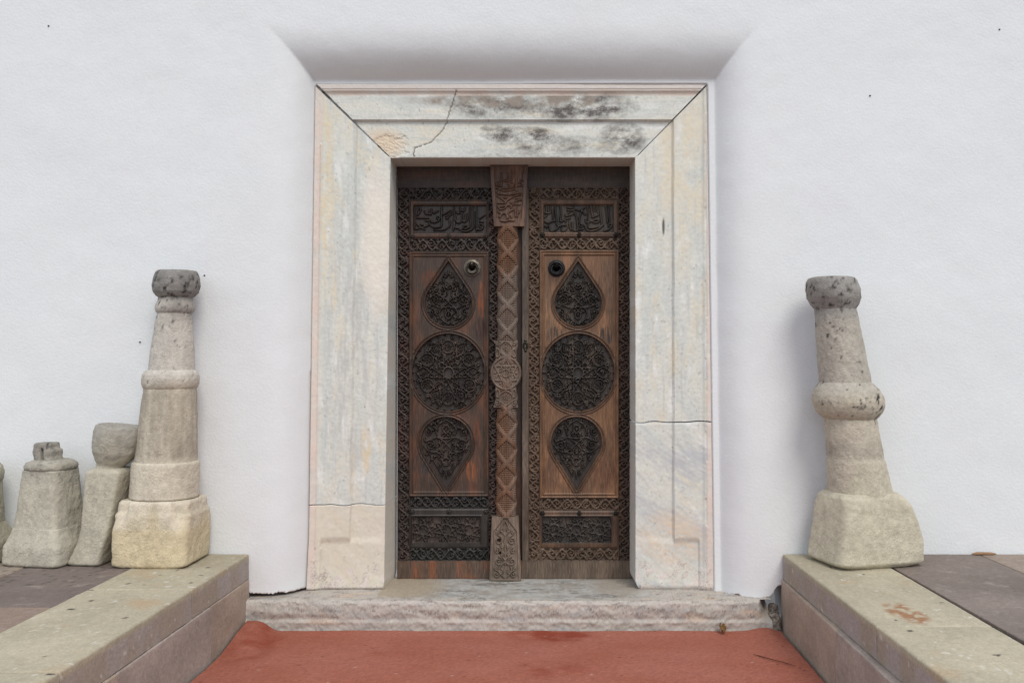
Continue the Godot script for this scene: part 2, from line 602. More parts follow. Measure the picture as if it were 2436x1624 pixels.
func platform(s: int) -> void:
	var high := 0.351
	var o := thing("stone_platform", "raised stone platform left of the red carpet, carrying four carved stones" if s < 0 else "raised stone platform right of the red carpet, carrying the single leaning pillar", "platform", Vector3(1.9 * s, 0, 1.3), "stone platforms beside the entrance")
	var cream := Color(0.455, 0.412, 0.308)
	# coping: one row of long slabs along the edge
	var joints := [0.156, 0.81, 1.75, 2.95] if s < 0 else [0.156, 1.30, 2.15, 2.95]
	for k in 3:
		var sd := 7.0 * k + (40 if s > 0 else 0)
		var colour := func(p: Vector3) -> Color:
			var v := fb.get_noise_3d(p.x * 2.4 + sd, p.z * 2.4, p.y * 4)
			var f := fb.get_noise_3d(p.x * 40 + sd, p.z * 22, p.y * 40)
			var col := cream * (1.0 + 0.20 * v + 0.14 * f)
			col = tone(col, Color(0.46, 0.36, 0.24), 2.2 * (fb.get_noise_3d(p.x * 3.1 + sd + 9, p.y * 2, p.z * 3.1) - 0.18))
			# pale grey wash and tool marks on the upright face
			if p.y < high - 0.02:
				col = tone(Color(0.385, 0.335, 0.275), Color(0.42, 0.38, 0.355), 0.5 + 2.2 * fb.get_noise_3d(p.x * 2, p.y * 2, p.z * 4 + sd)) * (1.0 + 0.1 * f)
			# round dark lichen spots, and a rusty stain on the right slab
			var cell := Vector2(floorf(p.x / 0.13), floorf(p.z / 0.13))
			var hash_ := fposmod(sin(cell.x * 127.1 + cell.y * 311.7 + sd) * 43758.5453, 1.0)
			if hash_ > (0.64 if s < 0 else 0.88) and p.y > high - 0.005:
				var at := (cell + Vector2(0.25 + 0.5 * fposmod(hash_ * 17.3, 1.0), 0.25 + 0.5 * fposmod(hash_ * 71.9, 1.0))) * 0.13
				if at.distance_to(Vector2(p.x, p.z)) < 0.005 + 0.007 * fposmod(hash_ * 33.0, 1.0): col = Color(0.075, 0.065, 0.055)
			if s > 0 and p.y > high - 0.02:
				var q := spot(p.x, p.z, 1.42, 1.13, 0.07, 0.16)
				col = tone(col, Color(0.34, 0.185, 0.10), 3.0 * q * (0.35 + fb.get_noise_2d(p.x * 16, p.z * 12)))
			if fb.get_noise_3d(p.x * 13 + 77, p.y * 13, p.z * 13) > 0.42 and f > 0.1: col = tone(col, Color(0.66, 0.64, 0.58), 0.7)
			col.a = 1.0
			return col
		var z0: float = joints[k]
		var z1: float = joints[k + 1] - 0.004
		var splay := -0.065 if s < 0 else -0.015
		var x_in := 1.262
		var a := Vector3(-x_in - 0.42 if s < 0 else x_in, high - 0.117, z0)
		var b := Vector3(-x_in if s < 0 else x_in + 0.402, high, z1)
		var m0 := splay * (z0 - 0.15) / 1.2
		a.x += m0
		b.x += m0
		var m1 := splay * (z1 - z0) / 1.2
		slab("coping_slab", o, a, b, 0.009, 0.008, 0.0022, colour, mat.paving, Vector2(m1, m1))
	# lower courses of the side
	var cuts := [0.156, 0.62, 1.42, 2.2, 2.95] if s < 0 else [0.156, 0.95, 1.62, 2.95]
	for k in cuts.size() - 1:
		var colour2 := stone_tint(Color(0.43, 0.35, 0.285) if k % 2 == 0 else Color(0.42, 0.36, 0.32), 3.3 * k + s)
		var inset := 0.006
		var lean: float = (-0.05 if s < 0 else -0.03) * (cuts[k] - 0.15)
		var a2 := Vector3(-1.7 if s < 0 else 1.248 + inset + lean, -0.03, cuts[k])
		var b2 := Vector3(-1.254 - inset + lean if s < 0 else 1.7, high - 0.120, cuts[k + 1] - 0.003)
		slab("facing_block", o, a2, b2, 0.016, 0.006, 0.003, colour2, mat.paving, Vector2((-0.05 if s < 0 else -0.03) * (cuts[k + 1] - cuts[k]), (-0.05 if s < 0 else -0.03) * (cuts[k + 1] - cuts[k])))
	# flagstones behind the coping
	var rows := [
		[1.690, 2.175, [[0.156, 1.05, Color(0.20, 0.162, 0.145)], [1.055, 2.2, Color(0.30, 0.225, 0.18)], [2.205, 2.95, Color(0.2, 0.17, 0.16)]]],
		[2.180, 2.73, [[0.156, 0.55, Color(0.33, 0.275, 0.225)], [0.555, 1.6, Color(0.29, 0.225, 0.185)], [1.605, 2.95, Color(0.25, 0.21, 0.19)]]],
		[2.735, 3.4, [[0.156, 1.2, Color(0.30, 0.25, 0.21)], [1.205, 2.95, Color(0.27, 0.22, 0.19)]]],
	]
	if s > 0:
		rows = [
			[1.670, 2.184, [[0.156, 1.35, Color(0.22, 0.182, 0.16)], [1.355, 2.95, Color(0.205, 0.17, 0.15)]]],
			[2.189, 2.72, [[0.156, 0.74, Color(0.34, 0.275, 0.225)], [0.745, 1.9, Color(0.235, 0.195, 0.185)], [1.905, 2.95, Color(0.3, 0.25, 0.21)]]],
			[2.725, 3.4, [[0.156, 1.1, Color(0.31, 0.255, 0.215)], [1.105, 2.95, Color(0.28, 0.23, 0.2)]]],
		]
	var sd2 := 0.0
	for row in rows:
		for f in row[2]:
			sd2 += 5.7
			var base: Color = f[2]
			var colour3 := func(p: Vector3) -> Color:
				var v := fb.get_noise_3d(p.x * 2.2 + sd2, p.z * 2.2, 0)
				var g := fb.get_noise_3d(p.x * 45 + sd2, p.z * 30, 1)
				var col := base * (1.0 + 0.28 * v + 0.20 * g)
				col = tone(col, Color(0.42, 0.37, 0.33), 1.5 * (fb.get_noise_2d(p.x * 7 + sd2, p.z * 11) - 0.34) + 0.3 * g * absf(v))
				if s < 0 and p.z < 0.75 and nz.get_noise_2d(p.x * 34 + 5, p.z * 34) > 0.72: col = Color(0.07, 0.06, 0.05)
				col.a = 1.0
				return col
			var xa: float = row[0]
			var xb: float = row[1]
			var low := -xb if s < 0 else xa
			var top := -xa if s < 0 else xb
			slab("flagstone", o, Vector3(low, high - 0.06, f[0]), Vector3(top, high - 0.0015, f[1]), 0.014, 0.004, 0.0016, colour3, mat.paving)
	# rubble core behind the facing
	var core := BoxMesh.new()
	core.size = Vector3(1.70, high - 0.062, 2.77)
	var co := hang("core", core, mat.stone, o)
	co.position = Vector3(2.54 * s, (high - 0.062) / 2 - 0.002, 1.56) - o.position


func threshold() -> void:
	var o := thing("stone_threshold", "worn marble threshold slab with grey veins, crusted with pink mortar in front", "threshold", Vector3(0, 0, 0.1))
	var prof := []   # [z, y] from the back of the top to the foot of the front
	for k in 42:
		prof.append(Vector2(lerpf(-0.42, 0.178, k / 41.0), 0.1435))
	for k in 9:
		var a := k / 8.0 * PI / 2
		prof.append(Vector2(0.178 + 0.026 * sin(a), 0.1175 + 0.026 * cos(a)))
	for k in 20:
		var t := (k + 1) / 20.0
		var y := lerpf(0.1175, -0.028, t)
		prof.append(Vector2(0.204 + 0.004 * sin(t * 7.0) + 0.009 * smoothstep(0.42, 0.5, t), y))
	var nx := 700
	var ny := prof.size()
	var p := PackedVector3Array()
	var c := PackedColorArray()
	p.resize(nx * ny)
	c.resize(nx * ny)
	for j in ny:
		var q: Vector2 = prof[ny - 1 - j]
		for i in nx:
			var x := lerpf(-1.262, 1.20, i / (nx - 1.0))
			var front := clampf((q.x - 0.12) / 0.06, 0, 1)
			var w := fb.get_noise_3d(x * 9, q.y * 20, q.x * 9)
			var f := fb.get_noise_3d(x * 45, q.y * 60, q.x * 30)
			var place := Vector3(x, q.y, q.x)
			if q.y > 0.142:
				place.y += 0.002 * w - 0.012 * smoothstep(-0.1, 0.18, q.x) * spot(x, 0, 0.05, 0, 0.75, 1) * 0.6
				place.y -= 0.006 * front * absf(w)
			else:
				place.z += 0.007 * w + 0.0035 * f
				place.y -= 0.004 * absf(w) * clampf(q.y / 0.14, 0, 1)
				place.z -= 0.16 * smoothstep(1.135, 1.20, x) * smoothstep(0.02, 0.14, q.y)
			p[j * nx + i] = place
			# colour: dark-veined grey marble on top, crusted mortar in front
			var warp := x * 3.2 + 0.8 * fb.get_noise_2d(x * 2, q.x * 5)
			var vein := 1.0 - absf(fb.get_noise_2d(warp * 1.6 - q.x * 5, q.x * 16 + x * 2.2)) * 4.2
			var mar := tone(Color(0.455, 0.45, 0.425), Color(0.15, 0.152, 0.15), vein * (0.6 + 0.9 * nz.get_noise_2d(x * 3 + 4, q.x * 6)))
			mar = tone(mar, Color(0.31, 0.275, 0.235), 0.25 + 0.9 * fb.get_noise_2d(x * 6 + 70, q.x * 12))
			mar = tone(mar, Color(0.40, 0.34, 0.26), 1.6 * spot(x, q.x, -0.62, -0.05, 0.30, 0.3))
			mar = tone(mar, Color(0.36, 0.31, 0.25), 1.3 * spot(x, q.x, 0.50, -0.08, 0.16, 0.25) * (0.6 + f))
			var mor := tone(Color(0.475, 0.435, 0.395), Color(0.45, 0.425, 0.38), 0.5 + 1.6 * fb.get_noise_3d(x * 4, (q.y - q.x) * 9, 7))
			mor = tone(mor, Color(0.53, 0.42, 0.325), 2.2 * (fb.get_noise_2d(x * 3 + 51, (q.y - q.x) * 8) - 0.22))
			mor = tone(mor, Color(0.385, 0.37, 0.35), 2.4 * (fb.get_noise_2d(x * 5 + 11, (q.y - q.x) * 12) - 0.12))
			var dirt := 0.8 * fb.get_noise_2d(x * 110, (q.y - q.x) * 110) + 0.9 * fb.get_noise_2d(x * 9, (q.y - q.x) * 26 + 3) - 0.10
			if q.y > 0.05: mor = tone(mor, Color(0.215, 0.18, 0.165), 1.5 * dirt)
			var mix := clampf((q.x - 0.150 + 0.035 * fb.get_noise_2d(x * 14, 2) + 0.03 * absf(x)) / 0.012, 0, 1)
			if absf(x) > 0.66: mix = 1.0 if q.x > -0.02 else 0.0
			var col := tone(mar, mor, mix) * (1.0 + 0.18 * f)
			col.a = 1.0
			c[j * nx + i] = col
	hang("slab", grid(nx, ny, p, c), mat.marble, o)
	# broken rubble in the gap at the right end
	for r in [[1.215, 0.035, 0.165, 0.026, 0.045], [1.225, 0.10, 0.13, 0.018, 0.026]]:
		turned("rubble", o, [[0.0, 0.0, 0.0, 3.0, 0.0, 0.0], [0.0, r[3], r[3] * 1.6, 4.0, 0.0, 0.0], [r[4] * 1.6, r[3] * 0.85, r[3] * 1.3, 3.0, 0.0, 0.0], [r[4] * 1.75, 0.0, 0.0, 3.0, 0.0, 0.0]], Vector3(r[0], r[1] - 0.035, r[2]), 0.3, 28, 0.006, 0.012, func(_h, _a, q: Vector3): return tone(Color(0.40, 0.35, 0.29), Color(0.16, 0.14, 0.12), 0.5 + 2.0 * fb.get_noise_3d(q.x * 50, q.y * 50, q.z * 50)), mat.stone)


# ---------------------------------------------------------------- marble frame

func marble(x: float, y: float, across: float, along: float) -> Color:
	# ACROSS and ALONG the piece: marble bands run along
	var v := fb.get_noise_2d(across * 8.0 + 0.5 * nz.get_noise_2d(x * 2, y * 2), along * 1.1)
	var v2 := fb.get_noise_2d(across * 9 + 31, along * 2.2 + 7)
	var f := fb.get_noise_2d(x * 60, y * 40)
	var col := tone(Color(0.67, 0.655, 0.60), Color(0.60, 0.61, 0.585), 0.5 + 1.4 * v)
	col = tone(col, Color(0.69, 0.615, 0.49), 1.8 * (v2 - 0.16 + 0.4 * f))
	col = tone(col, Color(0.74, 0.73, 0.705), 2.6 * (fb.get_noise_2d(across * 11 + 90, along * 3) - 0.2))
	if fb.get_noise_2d(x * 26 + 3, y * 20) > 0.46: col = tone(col, Color(0.34, 0.33, 0.30), 1.4 * absf(f))
	col = tone(col, Color(0.50, 0.51, 0.505), 1.5 * (fb.get_noise_2d(across * 34 + 12, along * 1.9) - 0.20))
	col = col * Color(1.02, 1.045, 1.035) * (1.0 + 0.10 * f)
	col.a = 1.0
	return col


func moulding(d: float, step_at: float, fillet_at: float) -> float:
	# how far the face stands out, D metres from the opening
	if d < step_at: return 0.0
	if d < step_at + 0.003: return 0.017 * (d - step_at) / 0.003
	if d < fillet_at: return 0.017
	if d < fillet_at + 0.020:
		var t := (d - fillet_at) / 0.020
		return 0.017 + 0.014 * t * t
	if d < fillet_at + 0.026: return 0.024
	return 0.029


func jamb(o: Node3D, called: String, s: int, low: float, mitre: bool, high: float) -> void:
	var cols := []   # [distance from the opening, depth or -1]
	for k in 12:
		cols.append(Vector2(0, lerpf(-0.27, -0.004, k / 11.0)))
	cols.append(Vector2(0.0012, -0.0012))
	var face := 88
	for k in face + 1:
		cols.append(Vector2(0.004 + 0.996 * k / face, 9))
	for k in 3:
		cols.append(Vector2(1.0, -0.02 * (k + 1)))
	var nx := cols.size()
	var ny := roundi((high - low) / 0.0045)
	var p := PackedVector3Array()
	var c := PackedColorArray()
	p.resize(nx * ny)
	c.resize(nx * ny)
	var step_at := 0.166 if s < 0 else 0.183
	for j in ny:
		var t := j / (ny - 1.0)
		for i in nx:
			var q: Vector2 = cols[nx - 1 - i] if s < 0 else cols[i]
			var inner_top := 2.256
			var outer_top := 2.604
			var y_end := lerpf(inner_top, outer_top, minf(q.x, 1.0)) - 0.0045 * smoothstep(0.0, 0.06, q.x) if mitre else high
			var y := lerpf(low, y_end, t)
			var inner := lerpf(-0.6464, -0.6144, (y - 0.143) / 2.113) if s < 0 else 0.585 + 0.0012 * sin(y * 2)
			var outer := frame_left(y) if s < 0 else frame_right(y)
			if q.y < 0.0 and q.x < 0.5:   # the reveal draws in a little towards the back
				inner = lerpf(inner, (lerpf(-0.6244, -0.6133, (y - 0.143) / 2.113) if s < 0 else 0.5835), clampf(-q.y / 0.2, 0, 1.2))
			var d := q.x * absf(outer - inner)
			var x := inner + (outer - inner) * q.x
			var w := fb.get_noise_2d(x * 7 + 3, y * 7)
			var f := fb.get_noise_2d(x * 38, y * 38)
			var z := q.y
			if q.y > 1.0:
				z = moulding(d, step_at + 0.002 * w, 0.315 if s < 0 else 0.318)
				if low < 0.2:   # the moulding dies into a plain foot
					var foot := smoothstep(0.405, 0.365, y + 0.006 * w)
					if d < 0.31: z = lerpf(z, 0.006 * smoothstep(0.0, 0.05, d), foot)
				z += 0.0016 * w + 0.0009 * f
				# worn arris and corner
				if d < 0.008: z -= 0.4 * (0.008 - d) * absf(w + 0.5 * f)
			# wavy bedding joints and rounded feet
			if mitre and t < 0.02: y += (0.006 * nz.get_noise_2d(x * 9, 3 + s)) * (1.0 - t / 0.02) + 0.0015
			if low < 0.2:
				if t > 0.98: y += 0.006 * nz.get_noise_2d(x * 9, 3 + s) * (t - 0.98) / 0.02 - 0.0015
				if t < 0.03 and q.y > 1.0: z -= 0.012 * pow(1.0 - t / 0.03, 2)
				if q.x < 0.06 and y < 0.143 + 0.05: x += (0.022 if s > 0 else 0.006) * pow(1.0 - (y - 0.143) / 0.05, 2) * (1.0 if s > 0 else -1.0)
			if not mitre and t > 0.994: z -= 0.002
			p[j * nx + i] = Vector3(x, y, z)
			var col := marble(x, y, x * (1.0 if low > 0.2 else 0.6) + (0.0 if low > 0.2 else 0.55 * y), y)
			# grey-blue marble in the middle of the left jamb and the right foot, yellow near the top
			if s < 0:
				col = tone(col, Color(0.555, 0.56, 0.535), 1.1 * spot(x, y, -0.80, 1.35, 0.16, 0.85) * (0.3 + 1.3 * fb.get_noise_2d(x * 13 + 5, y * 2.2) + 1.1 * fb.get_noise_2d(x * 45, y * 9)))
				col = tone(col, Color(0.72, 0.63, 0.46), 1.1 * spot(x, y, -0.93, 2.1, 0.06, 0.6) * (0.4 + 1.2 * fb.get_noise_2d(x * 20, y * 4) + 0.8 * f))
				col = tone(col, Color(0.78, 0.73, 0.65), 1.2 * spot(x, y, -0.68, 1.85, 0.09, 0.45))
				col = tone(col, Color(0.69, 0.60, 0.45), 1.1 * spot(x, y, -0.735, 0.82, 0.035, 0.16) * (0.6 + 1.4 * fb.get_noise_2d(x * 24, y * 9)))
				if low < 0.2: col = tone(col, Color(0.70, 0.625, 0.50), 0.65)
			else:
				col = tone(col, Color(0.72, 0.655, 0.525), 1.1 * spot(x, y, 0.80, 2.2, 0.17, 0.6) * (0.5 + fb.get_noise_2d(x * 9, y * 3) + 0.7 * f))
				if low < 0.2:
					var band := fb.get_noise_2d(x * 3 + y * 6, (x * 0.5 - y) * 1.2 + 4)
					col = tone(col, Color(0.53, 0.545, 0.55), 1.6 * band + 1.2 * fb.get_noise_2d(x * 24 + y * 40, (x * 0.5 - y) * 9) + 0.6 * spot(x, y, 0.85, 0.75, 0.12, 0.10))
					col = tone(col, Color(0.68, 0.585, 0.47), 1.3 * spot(x, y, 0.76, 0.36, 0.2, 0.2) * (0.5 + band + 0.8 * f))
				col = tone(col, Color(0.12, 0.12, 0.11), 1.5 * spot(x, y, 0.7233, 1.9188, 0.008, 0.05))
			# pinkish lime wash on the outer fillet, splashed mortar at the foot
			if q.y > 1.0 and d > (0.333 if s < 0 else 0.344): col = tone(col, Color(0.72, 0.61, 0.54), 0.75 + 0.6 * w)
			if y < 0.32:
				var sp := fb.get_noise_2d(x * 16 + 8, y * 14) + (0.235 - y) * 3.6
				col = tone(col, Color(0.73, 0.66, 0.61), 1.8 * sp)
				if sp > 0.0: col = tone(col, Color(0.38, 0.32, 0.28), 1.3 * (fb.get_noise_2d(x * 80, y * 120) + 0.8 * w - 0.12))
			if q.y < 0.0 and q.x < 0.5: col = tone(col, Color(0.66, 0.62, 0.55), 0.5 + w)
			c[j * nx + i] = col
	hang(called, grid(nx, ny, p, c), mat.marble, o)


func lintel(o: Node3D) -> void:
	var nx := 600
	var rows := []
	for k in 12:
		rows.append(Vector2(0, lerpf(-0.27, -0.004, k / 11.0)))
	for k in 116:
		rows.append(Vector2(0.002 + 0.998 * k / 115.0, 9))
	for k in 3:
		rows.append(Vector2(1.0, -0.02 * (k + 1)))
	var ny := rows.size()
	var p := PackedVector3Array()
	var c := PackedColorArray()
	p.resize(nx * ny)
	c.resize(nx * ny)
	var crack := [Vector2(-0.2902, 2.5781), Vector2(-0.3371, 2.4330), Vector2(-0.3584, 2.3903), Vector2(-0.4160, 2.3306), Vector2(-0.4694, 2.3114), Vector2(-0.4971, 2.3028), Vector2(-0.5014, 2.2559)]
	var grime := [[-0.1173, 2.5098, 0.24, 0.075, 0.95], [0.3094, 2.4991, 0.30, 0.075, 1.1], [-0.2987, 2.5162, 0.08, 0.05, 0.5], [0.0213, 2.3668, 0.20, 0.045, 1.15], [-0.1173, 2.3988, 0.06, 0.025, 0.9], [0.1813, 2.3135, 0.30, 0.06, 0.7], [0.5227, 2.3498, 0.13, 0.085, 0.95], [0.0533, 2.2815, 0.3, 0.03, 0.5], [0.4587, 2.5482, 0.1, 0.03, 0.6]]
	for j in ny:
		var q: Vector2 = rows[j]
		for i in nx:
			var t := i / (nx - 1.0)
			var xl := lerpf(-0.6144, -0.972, q.x) + 0.0025 * smoothstep(0.0, 0.06, q.x)
			var xr := lerpf(0.5855, 0.930, q.x) - 0.0025 * smoothstep(0.0, 0.06, q.x)
			if q.y > 1.0: xl += 0.004 * absf(fb.get_noise_2d(3, q.x * 9))
			var x := lerpf(xl, xr, t)
			var y := 2.256 + 0.352 * q.x
			var w := fb.get_noise_2d(x * 7 + 13, y * 7)
			var f := fb.get_noise_2d(x * 60, y * 60)
			var z := q.y
			var line := 0.0
			if q.y > 1.0:
				var d := y - 2.256
				z = moulding(d, 0.178, 0.302) + 0.0015 * w + 0.0008 * f
				if d < 0.012: z -= 0.4 * maxf(0, 0.008 - d) * (0.3 + absf(w))
				# crack
				var best := 9.0
				for k in crack.size() - 1:
					var near := Geometry2D.get_closest_point_to_segment(Vector2(x, y), crack[k], crack[k + 1])
					best = minf(best, near.distance_to(Vector2(x + 0.004 * nz.get_noise_2d(x * 60, y * 60), y)))
				if best < 0.0042:
					line = 1.0 - best / 0.0042
					z -= 0.009 * line
				# spalled corner at the left end
				var sp := spot(x, y, -0.6230, 2.3071, 0.11, 0.085)
				if sp > 0.0: sp += 0.75 * fb.get_noise_2d(x * 15, y * 24)
				z -= (0.004 + 0.004 * f) * smoothstep(0.2, 0.6, sp)
			p[j * nx + i] = Vector3(x, y, z)
			var col := marble(x, y, y * 1.3 + 4, x * 0.8 + 9)
			if q.y > 1.0:
				var dark := 0.0
				for g in grime:
					dark = maxf(dark, g[4] * sqrt(spot(x, y, g[0], g[1], g[2], g[3])))
				var mott := 1.0 * fb.get_noise_2d(x * 6.5, y * 13) + 0.45 * fb.get_noise_2d(x * 30, y * 40) + 0.4 * fb.get_noise_2d(x * 95, y * 110)
				col = tone(col, Color(0.115, 0.103, 0.095), dark * (0.58 + 1.0 * mott))
				col = tone(col, Color(0.70, 0.59, 0.45), 1.2 * spot(x, y, -0.6507, 2.3242, 0.13, 0.09))
				var d2 := y - 2.256
				if d2 > 0.325: col = tone(col, Color(0.76, 0.69, 0.64), 0.85)
				elif d2 > 0.298: col = tone(col, Color(0.68, 0.56, 0.48), 0.6 + 0.5 * w)
				if d2 < 0.3: col = tone(col, Color(0.30, 0.26, 0.22), 1.5 * spot(x, y, 0.02, 2.535, 0.62, 0.045) * (0.35 + 1.6 * w))
				if line > 0.4: col = tone(col, Color(0.25, 0.21, 0.175), line)
			else:
				col = tone(col, Color(0.60, 0.55, 0.48), 0.5 + w)
			c[j * nx + i] = col
	hang("lintel", grid(nx, ny, p, c), mat.marble, o)


func door_frame() -> void:
	var o := thing("marble_door_frame", "weathered marble door surround with mitred corners and a cracked, grimy lintel", "door frame", Vector3(0, 0.143, 0))
	lintel(o)
	jamb(o, "jamb", -1, 0.561, true, 2.604)
	jamb(o, "jamb_foot", -1, 0.1425, false, 0.5595)
	jamb(o, "jamb", 1, 0.9645, true, 2.604)
	jamb(o, "jamb_foot", 1, 0.1425, false, 0.9615)
	# lime mortar packed into the mitres and joints, seen in the gaps
	var back := BoxMesh.new()
	back.size = Vector3(0.30, 2.40, 0.02)
	for s in [[-0.83, 1.345], [0.775, 1.345]]:
		var b := hang("backing", back, mat.stone, o)
		b.position = Vector3(s[0] , s[1], -0.02) - o.position
	var over := BoxMesh.new()
	over.size = Vector3(1.88, 0.33, 0.02)
	var top := hang("backing", over, mat.stone, o)
	top.position = Vector3(-0.02, 2.4265, -0.045) - o.position


# ---------------------------------------------------------------- carved door

func wood(base: Color, worn: Color, sd: float, wear: float) -> Callable:
	return func(x: float, y: float) -> Color:
		var g := fb.get_noise_2d(x * 130 + sd, y * 5)
		var v := fb.get_noise_2d(x * 9 + sd, y * 2.6)
		var col := tone(base, worn, wear * (v + 0.15) * 2.4) * (1.0 + 0.32 * g + 0.25 * v)
		col.a = 1.0
		return col


func across_wood(base: Color, worn: Color, sd: float, wear: float) -> Callable:
	return func(x: float, y: float) -> Color:
		var g := fb.get_noise_2d(x * 5 + sd, y * 130)
		var v := fb.get_noise_2d(x * 3 + sd, y * 9)
		var col := tone(base, worn, wear * (v + 0.15) * 2.4) * (1.0 + 0.3 * g + 0.25 * v)
		col.a = 1.0
		return col


func script_strokes(k: Carving, list: Array, x0: float, y0: float, r: float, low: float, top: float) -> void:
	for s in list:
		var pts := []
		for q in s.size() / 2:
			pts.append(Vector2(x0 + s[q * 2] * 0.001, y0 + s[q * 2 + 1] * 0.001))
		k.stroke(pts, r, low, top, 0.75)


func drop_distance(x: float, y: float, c: Vector2, r: float, tip: float) -> float:
	# signed distance to a teardrop whose round end is C, R and whose tip lies TIP above (below if negative)
	var px := absf(x - c.x)
	var py := (y - c.y) * signf(tip)
	var l := absf(tip)
	var ca := r / l
	var sa := sqrt(1.0 - ca * ca)
	if -ca * px + sa * py > 0.0:
		return px * sa + py * ca - r
	return sqrt(px * px + py * py) - r


func door_leaf(s: int) -> void:
	var z := -0.2
	var base := Vector3(-0.3613 if s < 0 else 0.3234, 0.1456, z)
	var o := thing("carved_door_leaf", "left dark carved wooden door leaf with the patterned vertical cover post" if s < 0 else "right carved wooden door leaf with brown worn panels and a keyhole plate", "door", base, "leaves of the carved door")
	var m: Material = mat.wood
	var back := 0.02
	# colours of the wood
	var dark := wood(Color(0.064, 0.053, 0.047), Color(0.095, 0.072, 0.059), 3, 0.6)
	var border_v := wood(Color(0.062, 0.048, 0.042), Color(0.085, 0.050, 0.042), 5, 0.7)
	var border_h := across_wood(Color(0.058, 0.048, 0.043), Color(0.095, 0.063, 0.05), 15, 0.5)
	var frame := wood(Color(0.075, 0.052, 0.041), Color(0.13, 0.064, 0.040), 25, 0.5)
	var rail := wood(Color(0.17, 0.115, 0.085), Color(0.25, 0.105, 0.056), 35, 0.8)
	var top_rail := across_wood(Color(0.070, 0.046, 0.034), Color(0.11, 0.055, 0.032), 45, 0.6)
	var plain := wood(Color(0.098, 0.066, 0.049), Color(0.165, 0.078, 0.046), 55, 0.7)
	if s > 0:
		dark = wood(Color(0.060, 0.053, 0.048), Color(0.11, 0.088, 0.070), 103, 0.6)
		border_v = wood(Color(0.145, 0.096, 0.066), Color(0.18, 0.12, 0.08), 105, 0.6)
		border_h = across_wood(Color(0.135, 0.092, 0.064), Color(0.185, 0.128, 0.088), 115, 0.6)
		frame = wood(Color(0.120, 0.074, 0.050), Color(0.18, 0.105, 0.066), 125, 0.6)
		rail = wood(Color(0.18, 0.135, 0.10), Color(0.23, 0.17, 0.125), 135, 0.6)
		top_rail = across_wood(Color(0.080, 0.054, 0.038), Color(0.10, 0.068, 0.045), 145, 0.6)
		plain = wood(Color(0.225, 0.128, 0.074), Color(0.33, 0.178, 0.096), 155, 0.75)
	var e := func(ax, ay, bx, by, cell, f) -> Carving: return Carving.new(ax, ay, bx, by, cell, f)
	var xl := -0.6089 if s < 0 else 0.0312
	var xr := 0.0321 if s < 0 else 0.5955
	# the board behind everything, and the plain rails and stile
	var k: Carving = e.call(xl, 0.1456, xr, 2.2554, 0.02, 0.0)
	carve("board", o, k, z - 0.030, 0.03, frame, m)
	k = e.call(xl, 2.1484, xr, 2.2554, 0.006, 0.0)
	carve("top_rail", o, k, z - 0.004, back, top_rail, m)
	k = e.call(xl, 0.1456, xr, 0.2370, 0.005, 0.0)
	for j in k.ny:
		for i in k.nx: k.h[j * k.nx + i] += 0.0012 * fb.get_noise_2d(i * 0.9, j * 0.06)
	carve("bottom_rail", o, k, z - 0.002, back, rail, m)
	if s > 0:
		k = e.call(0.0326, 0.2379, 0.0638, 2.1475, 0.005, 0.0)
		carve("stile", o, k, z - 0.001, back, wood(Color(0.15, 0.115, 0.088), Color(0.19, 0.148, 0.115), 165, 0.6), m)
	# carved borders of interlaced leafy stems
	var lx0 := -0.6066 if s < 0 else 0.0647
	var lx1 := -0.5464 if s < 0 else 0.1216
	var rx0 := -0.1394 if s < 0 else 0.5263
	var rx1 := -0.0781 if s < 0 else 0.5888
	var cell := 0.0027
	for q in [[lx0, lx1, 0.0], [rx0, rx1, 2.0]]:
		k = e.call(q[0], 0.2379, q[1], 2.1475, cell, -0.013)
		k.vine(true, 0.100, 0.0062, -0.013, 0.002, rng, q[2])
		k.raise_edges(0.003, -0.003)
		var shade: Callable = border_v
		if s > 0 and q[2] > 1.0: shade = wood(Color(0.075, 0.050, 0.037), Color(0.11, 0.068, 0.047), 108, 0.6)
		carve("carved_border", o, k, z, back, shade, m)
	var bands := [[2.1475, 2.0848], [1.8861, 1.8194], [0.5657, 0.5069], [0.3021, 0.2379]] if s < 0 else [[2.1475, 2.0904], [1.8883, 1.8263], [0.5573, 0.4966], [0.3026, 0.2379]]
	var n := 0.0
	for q in bands:
		n += 1.7
		k = e.call(lx1 + 0.0006, q[0], rx0 - 0.0006, q[1], cell, -0.013)
		k.vine(false, 0.098, 0.0060, -0.013, 0.002, rng, n)
		k.raise_edges(0.003, -0.002)
		var shade2: Callable = border_h
		if s < 0 and n > 5.0: shade2 = across_wood(Color(0.037, 0.036, 0.034), Color(0.048, 0.045, 0.042), 18, 0.5)
		carve("carved_border", o, k, z, back, shade2, m)
	panels(o, s, z, lx1 + 0.0012, rx0 - 0.0012, frame, dark, plain)
	if s < 0: cover_post(o, z)
	pulls(o, s, z)


func studs(parent: Node3D, places: Array, z: float, col: Color) -> void:
	for q in places:
		var k := Carving.new(q[0] - 0.0145, q[1] - 0.0145, q[0] + 0.0145, q[1] + 0.0145, 0.0024, -0.004)
		for p in 6: k.dab(q[0] + cos(p * TAU / 6) * 0.0085, q[1] + sin(p * TAU / 6) * 0.0085, 0.0052, -0.004, 0.006)
		k.dab(q[0], q[1], 0.006, -0.004, 0.011)
		k.keep.resize((k.nx - 1) * (k.ny - 1))
		for j in k.ny - 1:
			for i in k.nx - 1:
				k.keep[j * (k.nx - 1) + i] = 1 if Vector2(k.x0 + (i + 0.5) * k.ex - q[0], k.y0 + (j + 0.5) * k.ey - q[1]).length() < 0.0142 else 0
		carve("rosette_stud", parent, k, z, 0.012, func(_x, _y): return col, mat.old_brass)


